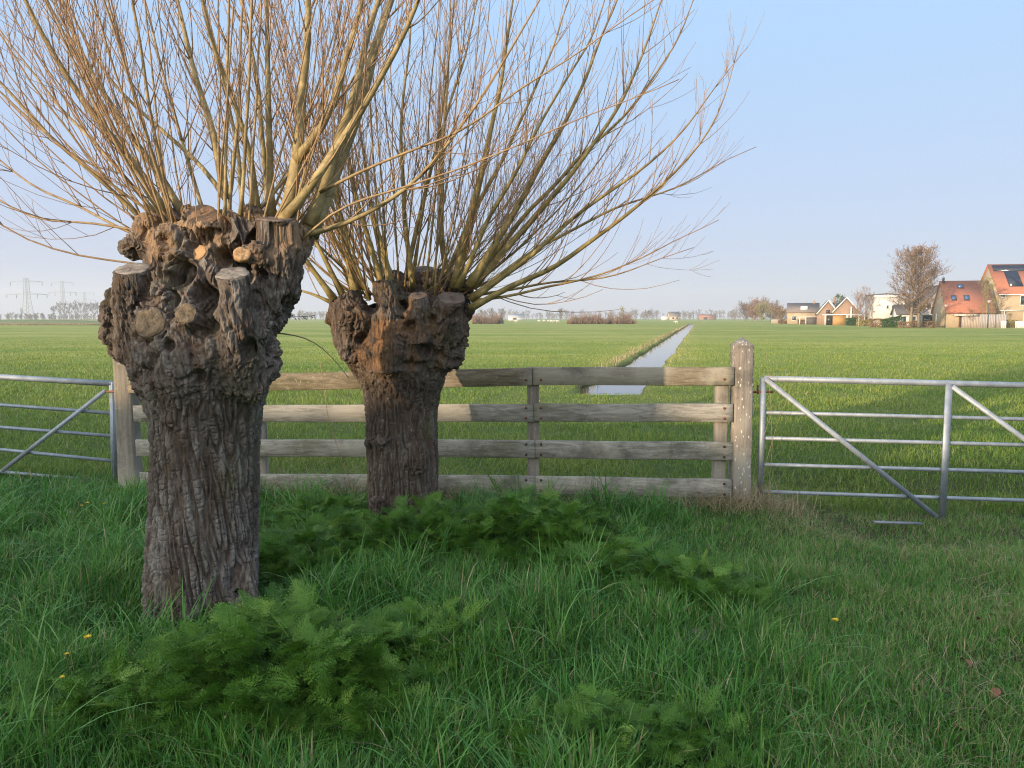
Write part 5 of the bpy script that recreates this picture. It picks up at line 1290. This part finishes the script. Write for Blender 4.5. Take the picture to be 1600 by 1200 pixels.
for i, (px, pyt, w_, mt_, D, lb, bd) in enumerate(((1165, 477, 28, TW_GREY, 330, 'rounded purplish bare tree, leftmost of the copse beside the houses', None), (1184, 473, 36, TW_RED, 345, 'tallest bare tree of the copse beside the houses', None),
        (1190, 479, 22, TW_OLIVE, 322, 'yellow-green budding willow in the middle of the copse', OLIVEL), (1204, 477, 28, TW_GREY, 335, 'rounded bare tree, rightmost of the copse beside the houses', None), (1213, 482, 22, TW_BROWN, 300, 'low brown tree at the right foot of the copse', BROWNL), (1176, 480, 22, TW_RED, 325, 'reddish low bare tree inside the copse', None))):
    tree(px, pyt, D, w_ * 1.3, lb, mt_, 40 + i, (34, 10, 6), .08, D * .00016, 'trees of the copse beside the houses', bud=bd, nb=900 if bd else 0, bs=.28)
# thickets out in the field and the far tree line
tree(1222, 487, 235, 24, 'low budding tree between the copse and the yellow brick house', TW_BROWN, 55, (24, 8, 5), .06, .03, bud=BROWNL, nb=500, bs=.2)
tree(1238, 490, 225, 18, 'small olive tree just left of the yellow brick house', TW_OLIVE, 56, (18, 8, 4), .06, .03, bud=OLIVEL, nb=300, bs=.2)
def thicket(px0, px1, py, D, n, label, mats, seed):
    rs = np.random.RandomState(seed); L = (px1 - px0) * D / F_PX; g0 = P(px0, 497, D)[0]; th = thing('thicket', (g0 + L / 2, D, 0), label, 'thicket')
    for q, mt_ in enumerate(mats):
        tw = Twigs()
        for k in range(n):
            x = g0 + L * rs.uniform(0, 1); u_ = (x - g0) / L; H = P(px0, py, D)[2] * rs.uniform(.35, 1.0) * (.75 + .9 * float(pn2([x * .45], [seed])[0]) + .35 * rs.uniform() ** 3) * min(1, .45 + 6 * min(u_, 1 - u_)); y_ = D + rs.uniform(-2.5, 2.5)
            for j in range(7):
                a = rs.uniform(0, 6.28); s_ = rs.uniform(.1, .8); e_ = np.array((x + math.cos(a) * s_ * H * .6, y_ + math.sin(a) * s_ * H * .6, H * rs.uniform(.6, 1)))
                tw.add(np.array([(x, y_, -.1), (np.array((x, y_, 0)) + e_) / 2 + rs.normal(0, .12, 3), e_]), [.03, .024, .014], 3)
                for _ in range(3):
                    f = rs.uniform(.4, .95); p_ = np.array((x, y_, 0)) * (1 - f) + e_ * f; d_ = unit(rs.normal(0, 1, 3) + np.array((0, 0, .8))); tw.add(np.array([p_, p_ + d_ * H * .13, p_ + d_ * H * .24]), [.018, .015, .01], 3)
        tw.build('bushes', mt_, th)
thicket(886, 992, 487, 205, 150, 'long reddish brown bare thicket standing in the field left of the ditch', (TW_RED, TW_BROWN), 61)
thicket(738, 786, 487, 208, 70, 'short reddish thicket beside the farther willow head', (TW_RED, TW_BROWN), 62)
tree(971, 482, 207, 14, 'olive green tree at the right end of the long thicket', TW_OLIVE, 63, (12, 6, 4), .05, .03, bud=OLIVEL, nb=250, bs=.16)
for i, (px, pyt, w_, lb) in enumerate(((752, 485, 16, 'bare tree just right of the farther willow head'), (768, 482, 15, 'taller bare tree over the short thicket'), (784, 483, 14, 'bare tree at the right end of the short thicket'), (876, 483, 12, 'dense grey tree left of the long thicket'), (1013, 486, 20, 'broad bare tree between the long thicket and the farmhouse'))):
    tree(px, pyt, 430, w_, lb, TW_GREY, 70 + i, (14, 6, 4), .15, .06, 'single bare trees on the far side of the field')
def treeline(px0, px1, D, n, hmin, hmax, seed, label, mat=TW_GREY):
    rs = np.random.RandomState(seed); tk, tw = Twigs(), Twigs()
    for k in range(n):
        px = rs.uniform(px0, px1); d = D * rs.uniform(.9, 1.12); H = rs.uniform(hmin, hmax); g = P(px, 497, d)
        bare_tree(tk, tw, rs, (g[0], d, 0), H, H * rs.uniform(.6, .95), H * .02, d * .00013, 9, 5, 3, bare=.06)
    tw.r += tk.r; 
    for v, f in zip(tk.mb.v, [None] * len(tk.mb.v)): pass
    off_ = tw.mb.n; tw.mb.v += tk.mb.v; tw.mb.f += [(f + off_) if isinstance(f, np.ndarray) else [x + off_ for x in f] for f in tk.mb.f]
    o = tw.build('far_trees', mat, None); tag(o, label, 'trees', kind='stuff')
treeline(735, 1150, 760, 150, 5, 10, 81, 'hazy band of bare trees along the horizon behind the ditch')
treeline(1140, 1240, 600, 36, 5, 9, 83, 'hazy trees on the horizon behind the copse')
treeline(-60, 150, 520, 90, 2.5, 5, 84, 'dark low scrub on the horizon at the left edge', TW_GREY)
treeline(400, 520, 700, 40, 5, 9, 85, 'hazy bare trees on the horizon between the two willows')
treeline(1240, 1750, 420, 26, 4, 8, 86, 'bare trees hidden behind the house row')
for i, (px, pyt, w_) in enumerate(((84, 478, 8), (93, 474, 10), (101, 473, 11), (109, 474, 10), (119, 473, 13), (127, 473, 12), (136, 475, 12), (146, 474, 12), (153, 473, 10))):
    tree(px, pyt, 505, w_ + 3, 'hazy bare tree in the close row at the foot of the far pylons', TW_GREY, 90 + i, (14, 6, 4), .30, .065, 'row of hazy trees under the pylons')
tree(34, 480, 500, 6, 'small bare tree left of the nearest pylon foot', TW_GREY, 99, (9, 5, 3), .2, .06)
# farmhouse on the horizon and sheep
fh = House('white and sandy farmhouse on the horizon beyond the ditch end', 1046, 560, 8, 8, 3.0, 6.2, 0, 'x', simple('sandy_wall', (.6, .45, .3), (.52, .39, .26)), TILE_B, group=None, name='farmhouse')
fh.block('annex', WALL_W, -5.5, -.3, 0, 5, -.2, 2.8); fh.window(2, .8, 1.5, 1.6); fh.window(5, .8, 1.5, 1.6)
br = House('long low red roofed barn on the horizon right of the farmhouse', 1094, 640, 14, 8, 2.4, 4.6, 0, 'x', BR_B, TILE_R, group=None, name='barn', cat='barn'); br.window(3, .3, 3, 2, frame=SLATE)
gb = House('pale blue-grey shed on the horizon right of the short thicket', 794, 520, 11, 8, 2.2, 4.2, 0, 'x', FRAME_W, WALL_G, group=None, name='barn', cat='barn'); gb.window(3, .3, 3, 1.6)
FLEECE = simple('fleece', (.62, .58, .50), (.52, .48, .41), 8, .95)
def sheep(px, py, label, seed, group=None):
    g = G(px, py); rs = np.random.RandomState(seed); s = rs.uniform(.9, 1.1); x, y = g[0], g[1]; sg = rs.choice((-1, 1))
    mb = MB(); mb.sphere((x, y, .62 * s), (.52 * s, .26, .27 * s), 14, 9); mb.tube([(x + sg * .42, y, .70), (x + sg * .58, y, .74), (x + sg * .66, y, .62)], [.14, .11, .09], 8); mb.sphere((x + sg * .72, y, .55), (.15, .09, .10), 8, 6)
    for dx in (-.32, .32):
        for dy in (-.12, .12): mb.tube([(x + dx, y + dy, -.02), (x + dx, y + dy, .25), (x + dx, y + dy, .5)], [.035, .04, .07], 6)
    o = mesh_obj('sheep', np.concatenate(mb.v), mb.f, FLEECE, None, loc=(x, y, 0), shade=True); tag(o, label, 'sheep', group)
sheep(1057, 506, 'single white sheep beside the far end of the ditch', 1)
sheep(806, 504.5, 'lone white sheep far out right of the short thicket', 2)
for i, (px, py) in enumerate(((842, 504), (850, 503.5), (857, 503.5), (862, 504.5), (866, 503.6), (871, 504.4))): sheep(px, py, 'tiny white sheep in the small flock at the far end of the field', 3 + i, 'flock of sheep at the far end of the field')
# pale reed strip, low dyke and pylons on the left
rs = np.random.RandomState(17); n = 7000; x = P(-120, 497, 168)[0] + (P(158, 497, 168)[0] - P(-120, 497, 168)[0]) * rs.uniform(0, 1, n); y = 168 + rs.uniform(-1.5, 1.5, n)
V, Fq, tv = blades(rs, np.stack([x, y, np.zeros(n)], 1), rs.uniform(.3, .65, n), np.full(n, .09), np.abs(rs.normal(.3, .2, n)), rs.uniform(.3, 1, n), 3)
tag(mesh_obj('reed_strip', V, Fq, M_STRAW, attrs={'tint': tv}), 'pale strip of dead reeds across the far field at the left', 'reeds', kind='stuff')
xs = np.linspace(P(-250, 497, 240)[0], P(175, 497, 240)[0], 60); pr = np.array([(0, -.05), (5, .5), (9, .95), (13, 1.0), (20, -.05)])
hp = 1 + .15 * pn2(xs * .1, xs * 0); hp[-12:] *= np.linspace(1, .05, 12); VD = np.stack([np.repeat(xs[:, None], 5, 1), 235 + np.repeat(pr[None, :, 0], 60, 0), pr[None, :, 1] * hp[:, None]], -1).reshape(-1, 3)
i = np.arange(59)[:, None] * 5; j = np.arange(4)[None]
tag(mesh_obj('dyke_or_shade_bank', VD, np.stack([i + j, i + 5 + j, i + 6 + j, i + 1 + j], -1).reshape(-1, 4), simple('far_turf', (.16, .19, .07), (.12, .15, .05), .2, .95), shade=True), kind='structure')
PYL = simple('pylon_steel', (.33, .34, .37), (.28, .29, .32), .5, .6, .2)
def pylon(px, pyt, D, label, arms, wb, wtop, r):
    g = P(px, 497, D); H = P(px, pyt, D)[2]; th = thing('pylon', (g[0], D, 0), label, 'pylon', 'electricity pylons on the horizon'); x0 = g[0]
    def half(t): return np.interp(t, [0, .55, 1], [wb / 2, wb * .26, wtop / 2])
    mb = MB()
    for sx in (-1, 1):
        for sy in (-1, 1): mb.tube([(x0 + sx * half(t), D + sy * half(t), H * t) for t in (0, .3, .55, .8, 1)], r, 4)
    mb.build('leg', PYL, th)
    mb = MB(); ts = np.concatenate([np.linspace(0, .55, 7), np.linspace(.62, 1, 7)])
    for a, b_ in zip(ts[:-1], ts[1:]):
        for sy in (-1, 1):
            for s1 in (-1, 1): mb.tube([(x0 + s1 * half(a), D + sy * half(a), H * a), (x0 - s1 * half(b_), D + sy * half(b_), H * b_)], r * .6, 3)
    mb.build('bracing', PYL, th)
    for (t, L, drops) in arms:
        mb = MB(); mb.tube([(x0 - L, D, H * t), (x0, D, H * t + .4), (x0 + L, D, H * t)], r * .9, 4); mb.tube([(x0 - L, D, H * t), (x0, D, H * t + H * .05), (x0 + L, D, H * t)], r * .7, 4); mb.build('cross_arm', PYL, th)
        mb = MB()
        for dx in drops:
            for s_ in (-1, 1): mb.tube([(x0 + s_ * dx, D, H * t), (x0 + s_ * dx, D, H * t - H * .085)], r * 1.5, 4)
        mb.build('insulator', simple('insulator', (.22, .22, .24), (.18, .18, .2)), th)
pylon(44, 434, 700, 'nearest and tallest lattice pylon at the left edge', ((.90, 16, (15,)), (.60, 20, (19, 10))), 7.5, 3.2, .20)
pylon(100, 439, 780, 'middle lattice pylon behind the row of hazy trees', ((.95, 12, (11.5,)), (.70, 15, (14.5, 8))), 5, 2.0, .15)
pylon(134, 456, 1000, 'faint small pylon furthest right, just left of the nearer willow', ((.95, 13, (12.5,)), (.70, 15, (14, 8))), 5, 2.0, .15)
#FAREND
# ------------------------------------------------------------------ haze
HAZE = True
if HAZE:
    mb = MB(); mb.box(-1400, 1400, -1000, 1600, -1.2, 62)
    m = bpy.data.materials.new('haze_air'); m.use_nodes = True; nt = m.node_tree; nt.nodes.clear()
    out = nt.nodes.new('ShaderNodeOutputMaterial'); pv = nt.nodes.new('ShaderNodeVolumePrincipled')
    pv.inputs['Color'].default_value = (.86, .88, .95, 1); pv.inputs['Density'].default_value = .0005; pv.inputs['Anisotropy'].default_value = .2
    nt.links.new(pv.outputs[0], out.inputs['Volume'])
    tag(mb.build('haze', m), kind='stuff')
